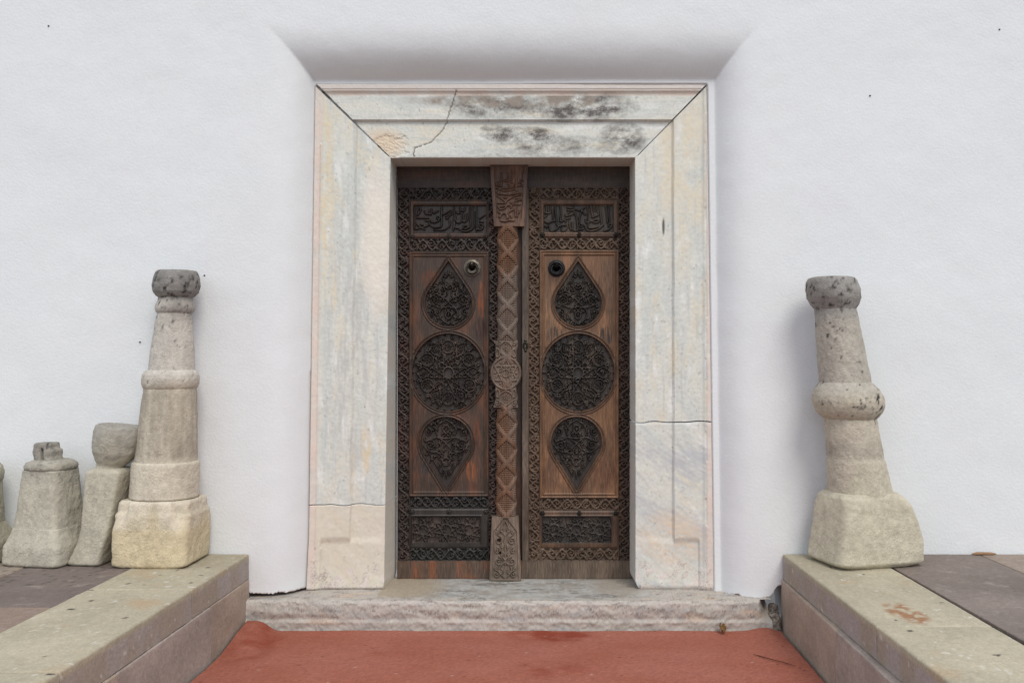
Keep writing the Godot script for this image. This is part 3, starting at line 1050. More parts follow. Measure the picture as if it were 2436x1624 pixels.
func panels(o: Node3D, s: int, z: float, xl: float, xr: float, frame: Callable, dark: Callable, plain: Callable) -> void:
	var m: Material = mat.wood
	var cell := 0.0027
	# inscription panel: plain frame round a sunk field with raised script
	var y0 := 1.8874 if s < 0 else 1.8901
	var y1 := 2.0828 if s < 0 else 2.0881
	var fx0 := -0.5243 if s < 0 else 0.1423
	var fx1 := -0.1517 if s < 0 else 0.4974
	var fy0 := 1.9151 if s < 0 else 1.9200
	var fy1 := 2.0571 if s < 0 else 2.0591
	var k := Carving.new(xl, y0, xr, y1, 0.0032, 0.0)
	for j in k.ny:
		for i in k.nx:
			var x := k.x0 + i * k.ex
			var y := k.y0 + j * k.ey
			var inside := minf(minf(x - fx0, fx1 - x), minf(y - fy0, fy1 - y))
			var edge := minf(minf(x - xl, xr - x), minf(y - y0, y1 - y))
			var h := 0.004
			if inside > 0.0: h = -0.012
			elif inside > -0.004: h = 0.001
			elif edge < 0.004: h = -0.002
			elif s > 0 and edge > 0.006: h += 0.0022 * sin(x * 700) * sin(y * 700)
			k.h[j * k.nx + i] = h
	var ins := carve("inscription_panel", o, k, z, 0.02, frame, m)
	k = Carving.new(fx0 + 0.0005, fy0 + 0.0005, fx1 - 0.0005, fy1 - 0.0005, 0.0022, -0.011)
	script_strokes(k, left_script() if s < 0 else right_script(), fx0, fy0, 0.0052, -0.011, 0.0015)
	carve("script", ins, k, z, 0.001, wood(Color(0.047, 0.040, 0.037), Color(0.066, 0.046, 0.042), 61, 0.5) if s < 0 else dark, m)
	var sy := 1.9008 if s < 0 else 1.9057
	studs(ins, [[xl + 0.014, sy], [(xl + xr) / 2, sy], [xr - 0.014, sy]], z + 0.004, Color(0.12, 0.11, 0.10) if s < 0 else Color(0.055, 0.052, 0.048))

	# main panel with three sunk medallions
	y0 = 0.5680 if s < 0 else 0.5595
	y1 = 1.8169 if s < 0 else 1.8241
	var cx := -0.3457 if s < 0 else 0.3189
	var up := Vector2(cx, 1.5562)
	var mid := Vector2(-0.3468 if s < 0 else cx, 1.2005)
	var down := Vector2(-0.3580 if s < 0 else 0.3100, 0.8436)
	var ur := 0.118
	var ut := 0.212
	var dr := 0.128
	var dt := -0.246
	k = Carving.new(xl, y0, xr, y1, cell, 0.0)
	for j in k.ny:
		for i in k.nx:
			var x := k.x0 + i * k.ex
			var y := k.y0 + j * k.ey
			var edge := minf(minf(x - xl, xr - x), minf(y - y0, y1 - y))
			var d := drop_distance(x, y, up, ur, ut)
			var round_ := (Vector2((x - mid.x) * 1.073, y - mid.y).length() - 0.197)
			d = minf(d, minf(round_, drop_distance(x, y, down, dr, dt)))
			var h := 0.0
			# stepped bead round the panel
			if edge < 0.022: h = 0.004 + 0.0035 * sin(edge / 0.022 * TAU * 1.5) + (0.0014 * sin((x + y) * 560) if s > 0 and edge > 0.012 else 0.0)
			if d < 0.0: h = -0.021
			elif d < 0.0205: h = maxf(h, 0.003 + 0.0038 * sin(d / 0.020 * TAU * 1.5 - 0.6) + 0.0008 * sin(atan2(y - mid.y, x - mid.x) * 150))
			k.h[j * k.nx + i] = h
	var spots := [[-0.1784, 1.5685, 0.022, 0.11, Color(0.30, 0.095, 0.035)], [-0.2297, 0.6920, 0.030, 0.055, Color(0.36, 0.13, 0.05)], [-0.2386, 0.7210, 0.016, 0.05, Color(0.3, 0.11, 0.045)], [-0.4461, 1.6800, 0.06, 0.05, Color(0.16, 0.065, 0.035)], [-0.2007, 0.8771, 0.03, 0.11, Color(0.19, 0.07, 0.035)], [-0.1851, 1.4235, 0.032, 0.07, Color(0.055, 0.016, 0.012)], [-0.4684, 0.7321, 0.08, 0.06, Color(0.055, 0.052, 0.053)]]
	if s > 0: spots = [[0.1628, 1.4793, 0.05, 0.20, Color(0.27, 0.165, 0.10)], [0.4684, 1.6354, 0.045, 0.16, Color(0.22, 0.13, 0.08)], [0.4461, 0.9663, 0.06, 0.10, Color(0.31, 0.165, 0.085)], [0.1784, 0.9663, 0.045, 0.10, Color(0.25, 0.135, 0.075)], [0.4572, 0.6764, 0.07, 0.10, Color(0.20, 0.10, 0.055)], [0.1717, 0.6764, 0.06, 0.10, Color(0.18, 0.10, 0.06)], [0.4617, 1.3901, 0.05, 0.05, Color(0.07, 0.05, 0.042)], [0.2007, 1.3901, 0.05, 0.05, Color(0.09, 0.063, 0.05)]]
	var field := func(x: float, y: float) -> Color:
		var col: Color = plain.call(x, y)
		var g := fb.get_noise_2d(x * 60, y * 6)
		for q in spots:
			col = tone(col, q[4], 1.7 * spot(x, y, q[0], q[1], q[2], q[3]) * (0.55 + 1.6 * g))
		var d := minf(drop_distance(x, y, up, ur, ut), minf(Vector2((x - mid.x) * 1.073, y - mid.y).length() - 0.197, drop_distance(x, y, down, dr, dt)))
		if d < 0.021: col = tone(col, frame.call(x, y), 0.85)
		return col
	var pan := carve("main_panel", o, k, z, 0.006, field, m)

	var low := -0.016
	var top := 0.001
	var w := 0.0039
	# round medallion: a star of crossing lines, six rosettes, scrolls between
	k = Carving.new(mid.x - 0.186, mid.y - 0.199, mid.x + 0.186, mid.y + 0.199, 0.0024, low)
	var r := 0.189
	for p in 12:
		var a := p * TAU / 12 + 0.26
		var b := a + TAU * 5.0 / 12
		k.line(mid + Vector2(cos(a) * 0.93, sin(a)) * r * 0.52, mid + Vector2(cos(b) * 0.93, sin(b)) * r * 0.52, w * 0.75, low, top)
	k.ring(mid.x, mid.y, r * 0.14, r * 0.15, w * 0.8, low, top)
	for p in 6:
		var a := p * TAU / 6 + PI / 2
		var q := mid + Vector2(cos(a) * 0.93, sin(a)) * r * 0.70
		k.ring(q.x, q.y, r * 0.165, r * 0.175, w, low, top)
		k.flower(q.x, q.y, r * 0.12, 6, w * 0.9, low, top)
		for t in [-1, 1]:
			var b: float = a + t * 0.29
			var c := mid + Vector2(cos(b) * 0.93, sin(b)) * r * 0.89
			k.curl(c.x, c.y, r * 0.085, 1.3, a + t * 2.0, t, w * 0.85, low, top)
			b = a + t * 0.34
			c = mid + Vector2(cos(b) * 0.93, sin(b)) * r * 0.55
			k.curl(c.x, c.y, r * 0.08, 1.2, a + PI, -t, w * 0.85, low, top)
			b = a + t * TAU / 12
			var tip := mid + Vector2(cos(b) * 0.93, sin(b)) * r * 0.94
			var root := mid + Vector2(cos(b) * 0.93, sin(b)) * r * 0.50
			var bow := mid + Vector2(cos(b - t * 0.20) * 0.93, sin(b - t * 0.20)) * r * 0.74
			k.stroke([root, bow, tip], w, low, top, 0.8)
		var mb := a + TAU / 12
		var mc := mid + Vector2(cos(mb) * 0.93, sin(mb)) * r * 0.73
		k.curl(mc.x, mc.y, r * 0.07, 1.4, mb, 1, w * 0.9, low, top)
	for p in 30:
		var a := p * TAU / 30
		k.dab(mid.x + cos(a) * r * 0.955, mid.y + sin(a) * r * 1.015, w * 1.1, low, top)
	for p in 12:
		var a := (p + 0.5) * TAU / 12
		var q := mid + Vector2(cos(a) * 0.93, sin(a)) * r * 0.845
		k.curl(q.x, q.y, r * 0.062, 1.3, a, 1 if p % 2 else -1, w * 0.85, low, top)
		q = mid + Vector2(cos(a) * 0.93, sin(a)) * r * 0.36
		k.curl(q.x, q.y, r * 0.05, 1.1, a, 1 if p % 2 else -1, w * 0.8, low, top)
	for i in 150:
		var a := rng.randf_range(0, TAU)
		var rr := r * sqrt(rng.randf_range(0.04, 0.97))
		var q := mid + Vector2(cos(a) * 0.93, sin(a)) * rr
		if i % 3: k.line(q, q + Vector2.from_angle(rng.randf_range(0, TAU)) * 0.010, w * 0.75, low, top - 0.003)
		else: k.curl(q.x, q.y, 0.0095, 1.0, rng.randf_range(0, TAU), 1, w * 0.7, low, top - 0.002)
	mask(k, func(x, y): return Vector2((x - mid.x) * 1.073, y - mid.y).length() - 0.197)
	carve("round_medallion", pan, k, z, 0.003, dark, m)

	# teardrops: mirrored scrolls
	for side_ in [1, -1]:
		var c := up if side_ > 0 else down
		var rad := ur if side_ > 0 else dr
		var tip := ut if side_ > 0 else dt
		var f := signf(tip)
		k = Carving.new(c.x - rad, c.y - (rad if f > 0 else absf(tip)), c.x + rad, c.y + (absf(tip) if f > 0 else rad), 0.0024, low)
		var u := rad / 475.0
		for t in [-1, 1]:
			# [across, up from the middle of the round end, radius, turns] in the drop's own units
			for q in [[65, 560, 40, 1.2], [145, 450, 48, 1.4], [262, 290, 50, 1.4], [125, 285, 55, 1.1], [300, 50, 95, 1.6], [150, 70, 55, 1.3], [340, -190, 70, 1.4], [290, -375, 48, 1.3], [140, -405, 55, 1.3], [90, 160, 40, 1.2], [400, -60, 40, 1.2], [200, 170, 45, 1.2], [60, -160, 55, 1.2], [210, -290, 45, 1.2]]:
				k.curl(c.x + t * q[0] * u, c.y + f * q[1] * u, q[2] * u, q[3], PI / 2 if t > 0 else PI / 2, t, w * 0.85, low, top)
			k.stroke([c + Vector2(0, f * 30) * u, c + Vector2(t * 110, f * 130) * u, c + Vector2(t * 250, f * 190) * u, c + Vector2(t * 380, f * 110) * u], w, low, top, 0.8)
			k.stroke([c + Vector2(0, f * 20) * u, c + Vector2(t * 150, f * -90) * u, c + Vector2(t * 260, f * -60) * u, c + Vector2(t * 400, f * -10) * u], w, low, top, 0.8)
			k.stroke([c + Vector2(0, f * 420) * u, c + Vector2(t * 90, f * 330) * u, c + Vector2(t * 60, f * 220) * u, c + Vector2(t * 170, f * 200) * u], w, low, top, 0.8)
			k.stroke([c + Vector2(0, f * -430) * u, c + Vector2(t * 130, f * -340) * u, c + Vector2(t * 190, f * -230) * u, c + Vector2(t * 140, f * -110) * u, c + Vector2(0, f * -70) * u], w, low, top)
			k.stroke([c + Vector2(t * 430, f * 60) * u, c + Vector2(t * 320, f * 210) * u, c + Vector2(t * 210, f * 400) * u, c + Vector2(t * 60, f * 640) * u], w * 0.7, low, top - 0.002)
		k.ring(c.x, c.y + f * 370 * u, 68 * u, 68 * u, w, low, top)
		k.flower(c.x, c.y + f * 370 * u, 48 * u, 5, w, low, top)
		k.ring(c.x, c.y - f * 250 * u, 60 * u, 75 * u, w, low, top)
		k.line(c + Vector2(0, f * -250) * u, c + Vector2(0, f * -200) * u, w * 1.3, low, top, w * 0.5)
		k.dab(c.x, c.y - f * 430 * u, w * 1.4, low, top)
		k.line(c + Vector2(0, f * 600) * u, c + Vector2(0, f * 700) * u, w * 1.4, low, top, w * 0.5)
		for i in 90:
			var q := c + Vector2(rng.randf_range(-420, 420), f * rng.randf_range(-440, 420)) * u
			if i % 3 == 0: k.curl(q.x, q.y, 0.009, 1.0, rng.randf_range(0, TAU), 1, w * 0.7, low, top - 0.002)
			else: k.line(q, q + Vector2.from_angle(rng.randf_range(0, TAU)) * 0.009, w * 0.7, low, top - 0.003)
		mask(k, func(x, y): return drop_distance(x, y, c, rad, tip))
		carve("teardrop_medallion", pan, k, z, 0.003, dark, m)

	# low panel of dense interlace
	y0 = 0.3035 if s < 0 else 0.3044
	y1 = 0.5051 if s < 0 else 0.4948
	fx0 = -0.5386 if s < 0 else 0.1282
	fx1 = -0.1807 if s < 0 else 0.4898
	fx0 = maxf(fx0, xl + 0.012)
	fy0 = 0.3278
	fy1 = 0.4652
	k = Carving.new(xl, y0, xr, y1, 0.0032, 0.0)
	for j in k.ny:
		for i in k.nx:
			var x := k.x0 + i * k.ex
			var y := k.y0 + j * k.ey
			var inside := minf(minf(x - fx0, fx1 - x), minf(y - fy0, fy1 - y))
			var edge := minf(minf(x - xl, xr - x), minf(y - y0, y1 - y))
			var h := 0.003
			if inside > 0.0: h = -0.013
			elif inside > -0.005: h = 0.006
			elif edge < 0.005: h = -0.001
			k.h[j * k.nx + i] = h
	var bot := carve("interlace_panel", o, k, z, 0.02, wood(Color(0.042, 0.039, 0.036), Color(0.06, 0.053, 0.047), 71, 0.5) if s < 0 else frame, m)
	k = Carving.new(fx0 + 0.0005, fy0 + 0.0005, fx1 - 0.0005, fy1 - 0.0005, 0.0022, -0.011)
	var wide := fx1 - fx0
	var hi := fy1 - fy0
	var core := Vector2((fx0 + fx1) / 2, (fy0 + fy1) / 2)
	for q in [-0.33, 0.0, 0.33]:
		var c := core + Vector2(wide * q, 0)
		for p in 8:
			var a := p * TAU / 8 + 0.2
			var b := a + TAU * 3.0 / 8
			k.line(c + Vector2(cos(a), sin(a)) * hi * 0.46, c + Vector2(cos(b), sin(b)) * hi * 0.46, 0.0034, -0.011, 0.001)
			k.dab(c.x + cos(a + 0.2) * hi * 0.34, c.y + sin(a + 0.2) * hi * 0.34, 0.0042, -0.011, 0.001)
		k.ring(c.x, c.y, hi * 0.2, hi * 0.2, 0.0032, -0.011, 0.001)
	for i in 170:
		var q := Vector2(rng.randf_range(fx0 + 0.004, fx1 - 0.004), rng.randf_range(fy0 + 0.004, fy1 - 0.004))
		k.line(q, q + Vector2(rng.randf_range(-0.012, 0.012), rng.randf_range(-0.012, 0.012)), 0.0034, -0.011, rng.randf_range(-0.004, 0.001))
	k.raise_edges(0.0025, 0.0)
	carve("interlace", bot, k, z, 0.001, dark, m)
	var by := 0.4877 if s < 0 else 0.4792
	studs(bot, [[xl + 0.014, by], [(xl + xr) / 2, by], [xr - 0.014, by]], z + 0.003, Color(0.09, 0.085, 0.08) if s < 0 else Color(0.045, 0.045, 0.042))


func mask(k: Carving, inside: Callable) -> void:
	k.keep.resize((k.nx - 1) * (k.ny - 1))
	for j in k.ny - 1:
		for i in k.nx - 1:
			k.keep[j * (k.nx - 1) + i] = 1 if inside.call(k.x0 + (i + 0.5) * k.ex, k.y0 + (j + 0.5) * k.ey) < 0.0015 else 0


func cover_post(o: Node3D, z: float) -> void:
	# half-round post over the meeting of the leaves, netted with bands and dimpled lozenges
	var m: Material = mat.wood
	var nx := 70
	var y0 := 0.4667
	var y1 := 1.9499
	var ny := roundi((y1 - y0) / 0.0024)
	var p := PackedVector3Array()
	var c := PackedColorArray()
	p.resize(nx * ny)
	c.resize(nx * ny)
	for j in ny:
		var y := lerpf(y0, y1, j / (ny - 1.0))
		var t := j / (ny - 1.0)
		var mid := lerpf(-0.0502, -0.0413, t)
		for i in nx:
			var u := i / (nx - 1.0) * 2.0 - 1.0
			var a := u * PI / 2
			var ph := fposmod((y - 1.6800) / 0.134, 1.0)
			var tri := 1.0 - absf(ph * 2.0 - 1.0)
			var gap := absf(absf(u) * 1.15 - tri)
			var h := 0.0
			if gap < 0.25: h = 0.0055 * sqrt(maxf(0.0, 1.0 - pow(gap / 0.25, 4))) - 0.0035 * smoothstep(0.06, 0.0, absf(gap - 0.14)) - 0.002 * smoothstep(0.04, 0.0, gap)
			else: h = 0.0058 * sin((u * 0.078 + y) * 330.0) * sin((u * 0.078 - y) * 330.0) - 0.004
			p[j * nx + i] = Vector3(mid + (0.0515 + h) * sin(a), y, z + 0.002 + (0.049 + h) * cos(a))
			var g := fb.get_noise_2d(u * 7, y * 5)
			var v := fb.get_noise_2d(u * 2 + 40, y * 2.2)
			var warm := 0.5 - 0.55 * u + 0.7 * v + 0.9 * spot(0, y, 0, 1.9030, 1, 0.22) - 0.9 * spot(0, y, 0, 1.4793, 1, 0.24) + 0.5 * spot(0, y, 0, 0.6987, 1, 0.3)
			var col := tone(Color(0.25, 0.192, 0.155), Color(0.25, 0.135, 0.08), warm) * (1.0 + 0.22 * g)
			col.a = 1.0
			c[j * nx + i] = col
	var post := hang("cover_post", grid(nx, ny, p, c), m, o)
	# top block with script
	var k := Carving.new(-0.1115, 1.9432, 0.0424, 2.2532, 0.0022, 0.0)
	for j in k.ny:
		for i in k.nx:
			var x := i * k.ex
			var y := j * k.ey
			var w := (k.nx - 1) * k.ex
			var edge := minf(x, w - x)
			var cut := maxf(0.0, 0.040 - y) * 0.9
			if edge > 0.016 + cut and y > 0.012: k.h[j * k.nx + i] = -0.007
			elif edge < 0.003: k.h[j * k.nx + i] = -0.002
	script_strokes(k, top_script(), -0.1115, 1.9432, 0.0046, -0.007, 0.003)
	carve("top_block", post, k, z + 0.048, 0.046, wood(Color(0.165, 0.098, 0.068), Color(0.23, 0.13, 0.088), 81, 0.6), m, 1.26, 0.004)
	# base block with scrolls
	k = Carving.new(-0.1349, 0.1478, 0.0268, 0.4712, 0.0022, 0.0)
	var bw := (k.nx - 1) * k.ex
	var bh := (k.ny - 1) * k.ey
	for j in k.ny:
		for i in k.nx:
			var x := i * k.ex
			var y := j * k.ey
			var edge := minf(x, bw - x)
			var cut := maxf(0.0, y - bh + 0.075) * 0.85
			if edge > 0.014 + cut and y > 0.010: k.h[j * k.nx + i] = -0.008
			elif edge < 0.004: k.h[j * k.nx + i] = -0.002
	var mx := (-0.1349 + 0.0268) / 2
	var my := 0.1478
	for t in [-1, 1]:
		for q in [[0.038, 0.205, 0.023], [0.036, 0.098, 0.024], [0.045, 0.152, 0.016], [0.044, 0.032, 0.018], [0.022, 0.258, 0.014], [0.047, 0.245, 0.012], [0.018, 0.135, 0.011], [0.050, 0.062, 0.012], [0.02, 0.045, 0.011], [0.018, 0.175, 0.01]]:
			k.curl(mx + t * q[0], my + q[1], q[2], 1.5, PI / 2, t, 0.0035, -0.008, 0.002)
		k.stroke([Vector2(mx, my + 0.012), Vector2(mx + t * 0.032, my + 0.045), Vector2(mx + t * 0.024, my + 0.075), Vector2(mx, my + 0.10), Vector2(mx + t * 0.02, my + 0.128), Vector2(mx + t * 0.012, my + 0.17), Vector2(mx, my + 0.225), Vector2(mx + t * 0.022, my + 0.255), Vector2(mx, my + 0.305)], 0.0038, -0.008, 0.002)
	k.line(Vector2(mx, my + 0.08), Vector2(mx, my + 0.24), 0.004, -0.008, 0.001)
	for hole in [[-0.0892, 0.3507, 0.012], [-0.0825, 0.2861, 0.008]]: k.cut(hole[0], hole[1], hole[2], 0.03)
	var pale := wood(Color(0.235, 0.185, 0.145), Color(0.27, 0.21, 0.165), 91, 0.5)
	carve("base_block", post, k, z + 0.050, 0.048, pale, m, 0.84, 0.003)
	# pierced boss in the middle
	var bc := Vector2(-0.0513, 1.1982)
	k = Carving.new(bc.x - 0.082, 1.0154, bc.x + 0.082, 1.3633, 0.0022, -0.006)
	k.ring(bc.x, bc.y, 0.073, 0.080, 0.0055, -0.006, 0.003)
	for p6 in 6:
		var a := p6 * TAU / 6 + PI / 6
		var b := a + TAU / 3
		k.line(bc + Vector2(cos(a) * 0.066, sin(a) * 0.074), bc + Vector2(cos(b) * 0.066, sin(b) * 0.074), 0.0038, -0.006, 0.002)
		k.ring(bc.x + cos(a) * 0.04, bc.y + sin(a) * 0.045, 0.016, 0.017, 0.0032, -0.006, 0.001)
		k.dab(bc.x + cos(a + 0.5) * 0.054, bc.y + sin(a + 0.5) * 0.06, 0.006, -0.006, 0.001)
	k.ring(bc.x, bc.y, 0.018, 0.019, 0.0034, -0.006, 0.002)
	for t in [-1, 1]:
		var yy: float = bc.y + t * 0.128
		k.flower(bc.x, yy - t * 0.006, 0.016, 5, 0.004, -0.006, 0.001)
		k.line(Vector2(bc.x, yy + t * 0.020), Vector2(bc.x, yy + t * 0.042), 0.004, -0.006, 0.002)
		for u in [-1, 1]:
			k.ring(bc.x + u * 0.042, bc.y + t * 0.102, 0.010, 0.020, 0.0045, -0.006, 0.002)
			k.curl(bc.x + u * 0.043, bc.y + t * 0.153, 0.015, 1.3, PI / 2, u, 0.0045, -0.006, 0.002)
			k.stroke([Vector2(bc.x, bc.y + t * 0.088), Vector2(bc.x + u * 0.03, bc.y + t * 0.108), Vector2(bc.x + u * 0.03, bc.y + t * 0.14), Vector2(bc.x, bc.y + t * 0.165)], 0.004, -0.006, 0.002)
			k.dab(bc.x + u * 0.058, bc.y + t * 0.083, 0.010, -0.006, 0.002)
	mask(k, func(x, y):
		var q := Vector2(x - bc.x, (y - bc.y) * 0.92)
		var a := q.length() - 0.0785
		var edge := 0.050 + 0.010 * smoothstep(0.13, 0.172, absf(y - bc.y))
		var b := maxf(absf(q.x) - edge, absf(y - bc.y) - 0.172)
		return minf(a, b))
	carve("boss", post, k, z + 0.052, 0.045, wood(Color(0.215, 0.165, 0.13), Color(0.265, 0.20, 0.155), 95, 0.5), m, 1.0, 0.016)


func lathe(rings: Array, colour: Color, sides := 28) -> ArrayMesh:
	# [radius, forward] pairs turned about z
	var nx := sides + 1
	var p := PackedVector3Array()
	var c := PackedColorArray()
	for r in rings:
		for i in nx:
			var a := TAU * (i % sides) / sides
			p.append(Vector3(cos(a) * r[0], sin(a) * r[0], r[1]))
			c.append(colour)
	return grid(nx, rings.size(), p, c, PackedByteArray(), Vector3.ZERO, true)


func pulls(o: Node3D, s: int, z: float) -> void:
	var at := Vector3(-0.2241, 1.7369, z) if s < 0 else Vector3(0.2074, 1.7335, z)
	var pale := Color(0.23, 0.205, 0.17) if s < 0 else Color(0.035, 0.035, 0.037)
	var dark := Color(0.045, 0.037, 0.03) if s < 0 else Color(0.02, 0.02, 0.022)
	# scalloped plate
	var sides := 80
	var nx := sides + 1
	var rows := [[1.0, 0.0], [1.0, 0.004], [0.95, 0.006], [0.80, 0.005], [0.74, 0.009], [0.66, 0.009], [0.62, 0.004], [0.0, 0.005]]
	var p := PackedVector3Array()
	var c := PackedColorArray()
	for q in rows:
		for i in nx:
			var a := TAU * (i % sides) / sides
			var r: float = 0.043 * q[0] * (1.0 + (0.05 if s < 0 else 0.015) * q[0] * absf(cos(a * 5)))
			p.append(at + Vector3(cos(a) * r, sin(a) * r, q[1]))
			c.append(pale * (0.85 + 0.3 * absf(nz.get_noise_2d(p[-1].x * 90, p[-1].y * 90))))
	var plate := hang("pull_plate", grid(nx, rows.size(), p, c, PackedByteArray(), Vector3.ZERO, true), mat.old_brass, o)
	# domed stud with its eye, and the ring that hangs from it
	var rings := []
	for k in 9:
		var a := k / 8.0 * PI / 2
		rings.append([0.017 * cos(a), 0.004 + 0.028 * sin(a)])
	var dome := hang("stud", lathe(rings, dark), mat.old_brass, plate)
	dome.position = at + Vector3(0, 0.010, 0)
	var torus := []
	for k in 15:
		var a := TAU * k / 14
		torus.append([0.027 + 0.0048 * cos(a), 0.0048 * sin(a)])
	var ring := hang("pull_ring", lathe(torus, dark, 36), mat.old_brass, plate)
	ring.position = at + Vector3(0, -0.008, 0.018)
	ring.rotation.x = -0.35
	var hook := hang("eye", lathe([[0.0, 0.010], [0.006, 0.008], [0.007, 0.0], [0.006, -0.02]], pale, 14), mat.old_brass, plate)
	hook.position = at + Vector3(0, 0.017, 0.032)
	if s > 0:
		# keyhole plate on the meeting stile
		var kc := Vector2(0.0491, 1.3376)
		var k := Carving.new(kc.x - 0.014, kc.y - 0.034, kc.x + 0.014, kc.y + 0.034, 0.0022, 0.001)
		k.ring(kc.x, kc.y, 0.0095, 0.016, 0.003, 0.001, 0.004)
		k.dab(kc.x, kc.y + 0.024, 0.006, 0.001, 0.004)
		k.dab(kc.x, kc.y - 0.024, 0.006, 0.001, 0.004)
		k.cut(kc.x, kc.y + 0.004, 0.0055, 0.022)
		k.cut(kc.x, kc.y - 0.004, 0.0042, 0.022)
		mask(k, func(x, y): return minf(Vector2((x - kc.x) * 1.5, y - kc.y).length() - 0.020, Vector2(x - kc.x, (absf(y - kc.y) - 0.022) * 0.8).length() - 0.007))
		carve("keyhole_plate", o, k, z + 0.001, 0.004, func(x, y): return tone(Color(0.085, 0.085, 0.062), Color(0.05, 0.046, 0.035), 0.5 + 2.0 * nz.get_noise_2d(x * 160, y * 160)), mat.old_brass)


func left_script() -> Array:
	return [
	[325, 19, 347, 19, 356, 31, 354, 43, 343, 47, 337, 39, 343, 29, 354, 31], [339, 76, 364, 92], [340, 59, 356, 57],
	[321, 130, 321, 80, 321, 13], [309, 132, 309, 80, 309, 39, 299, 21, 275, 9, 251, 11, 235, 21], [309, 132, 319, 138, 317, 120, 309, 108],
	[289, 130, 289, 80, 291, 39, 279, 27, 259, 21], [263, 21, 279, 31, 275, 39, 255, 35, 251, 23, 227, 25, 211, 31, 211, 55], [217, 84, 217, 63, 231, 53, 245, 63, 247, 96],
	[249, 63, 263, 59, 275, 72, 271, 100], [259, 61, 255, 100], [237, 128, 241, 114, 251, 120, 253, 114, 261, 116, 263, 130],
	[219, 110, 227, 102, 237, 104], [206, 132, 208, 100, 206, 59, 204, 15], [184, 67, 186, 43, 176, 29, 150, 17, 104, 17],
	[144, 132, 142, 90, 144, 43, 130, 31, 106, 30, 88, 39, 80, 55], [142, 114, 150, 98, 160, 100, 190, 118], [166, 86, 194, 110],
	[168, 74, 196, 100], [88, 67, 96, 57, 114, 57, 130, 67, 132, 84, 122, 86, 120, 76, 132, 72], [106, 104, 126, 114],
	[57, 114, 63, 100, 78, 100, 82, 120], [78, 100, 90, 98, 92, 124], [31, 130, 37, 124, 33, 108, 19, 92],
	[23, 128, 23, 96], [6, 132, 6, 23], [18, 80, 76, 77],
	[19, 47, 35, 31, 57, 19], [35, 45, 57, 41, 49, 31, 61, 35, 76, 41], [13, 21, 33, 25],
	[63, 65, 74, 63]]


func right_script() -> Array:
	return [
	[310, 6, 332, 14, 348, 30, 346, 42, 334, 42, 334, 32, 348, 32], [336, 135, 334, 95, 338, 50], [318, 135, 324, 91, 326, 50],
	[288, 131, 292, 85, 298, 42, 292, 30, 264, 24, 232, 22, 228, 46], [304, 36, 282, 18, 248, 6, 222, 12, 209, 34], [248, 56, 264, 64, 282, 62, 280, 52, 260, 50, 248, 56, 230, 52, 218, 50, 214, 66],
	[226, 133, 228, 91, 229, 54], [242, 135, 244, 109, 248, 95, 256, 99, 260, 95, 272, 97, 272, 133], [258, 135, 258, 101],
	[248, 77, 280, 87], [248, 87, 276, 91], [197, 117, 187, 85, 181, 50],
	[199, 109, 214, 89], [155, 109, 167, 79, 173, 44, 171, 10], [191, 42, 199, 38, 193, 26, 187, 30],
	[183, 14, 201, 14], [131, 54, 137, 18, 147, 14], [147, 50, 149, 18, 159, 8, 175, 8],
	[121, 46, 121, 26, 111, 10, 95, 6, 91, 18], [75, 30, 115, 38], [87, 79, 87, 54, 103, 62, 115, 56],
	[85, 135, 89, 95, 87, 62], [58, 135, 62, 91, 68, 50], [66, 44, 75, 26, 58, 10, 38, 6, 30, 22, 26, 36],
	[8, 54, 26, 48, 40, 54, 58, 58, 50, 66], [8, 99, 22, 97, 34, 101, 34, 131], [12, 133, 14, 101],
	[24, 133, 24, 101], [4, 77, 16, 87], [8, 30, 18, 34, 16, 22],
	[111, 87, 131, 101], [115, 83, 147, 91, 153, 101], [111, 68, 137, 71],
	[123, 113, 143, 111, 167, 117, 183, 111, 212, 125], [121, 127, 143, 123, 151, 133], [46, 115, 48, 71]]


func top_script() -> Array:
	return [
	[42, 237, 45, 267], [42, 234, 68, 231, 72, 267], [68, 231, 88, 237, 88, 274],
	[104, 270, 108, 231, 108, 181], [134, 264, 137, 237, 124, 234], [29, 224, 22, 211, 42, 201],
	[45, 221, 42, 204], [72, 214, 88, 224, 98, 214, 85, 204, 75, 214], [121, 221, 134, 218, 128, 204, 114, 204],
	[22, 194, 55, 193, 91, 198, 108, 208], [35, 188, 55, 180, 88, 183, 104, 191, 114, 185, 111, 178], [22, 178, 32, 165, 72, 160, 111, 166, 131, 166],
	[25, 155, 45, 138, 62, 119, 25, 117], [55, 145, 78, 145, 68, 135], [65, 129, 85, 142, 101, 153, 128, 158],
	[108, 142, 124, 140], [131, 135, 104, 127], [85, 119, 111, 119],
	[91, 110, 128, 110], [25, 102, 35, 86, 58, 92, 68, 105, 88, 102, 85, 92], [39, 99, 55, 102],
	[25, 73, 39, 63, 32, 43], [29, 49, 52, 66, 65, 56, 67, 40], [72, 40, 75, 69, 95, 82],
	[104, 92, 108, 49], [114, 96, 118, 46], [126, 82, 124, 66],
	[85, 53, 91, 43], [35, 28, 58, 25, 78, 30, 101, 28]]


# ---------------------------------------------------------------- carpet

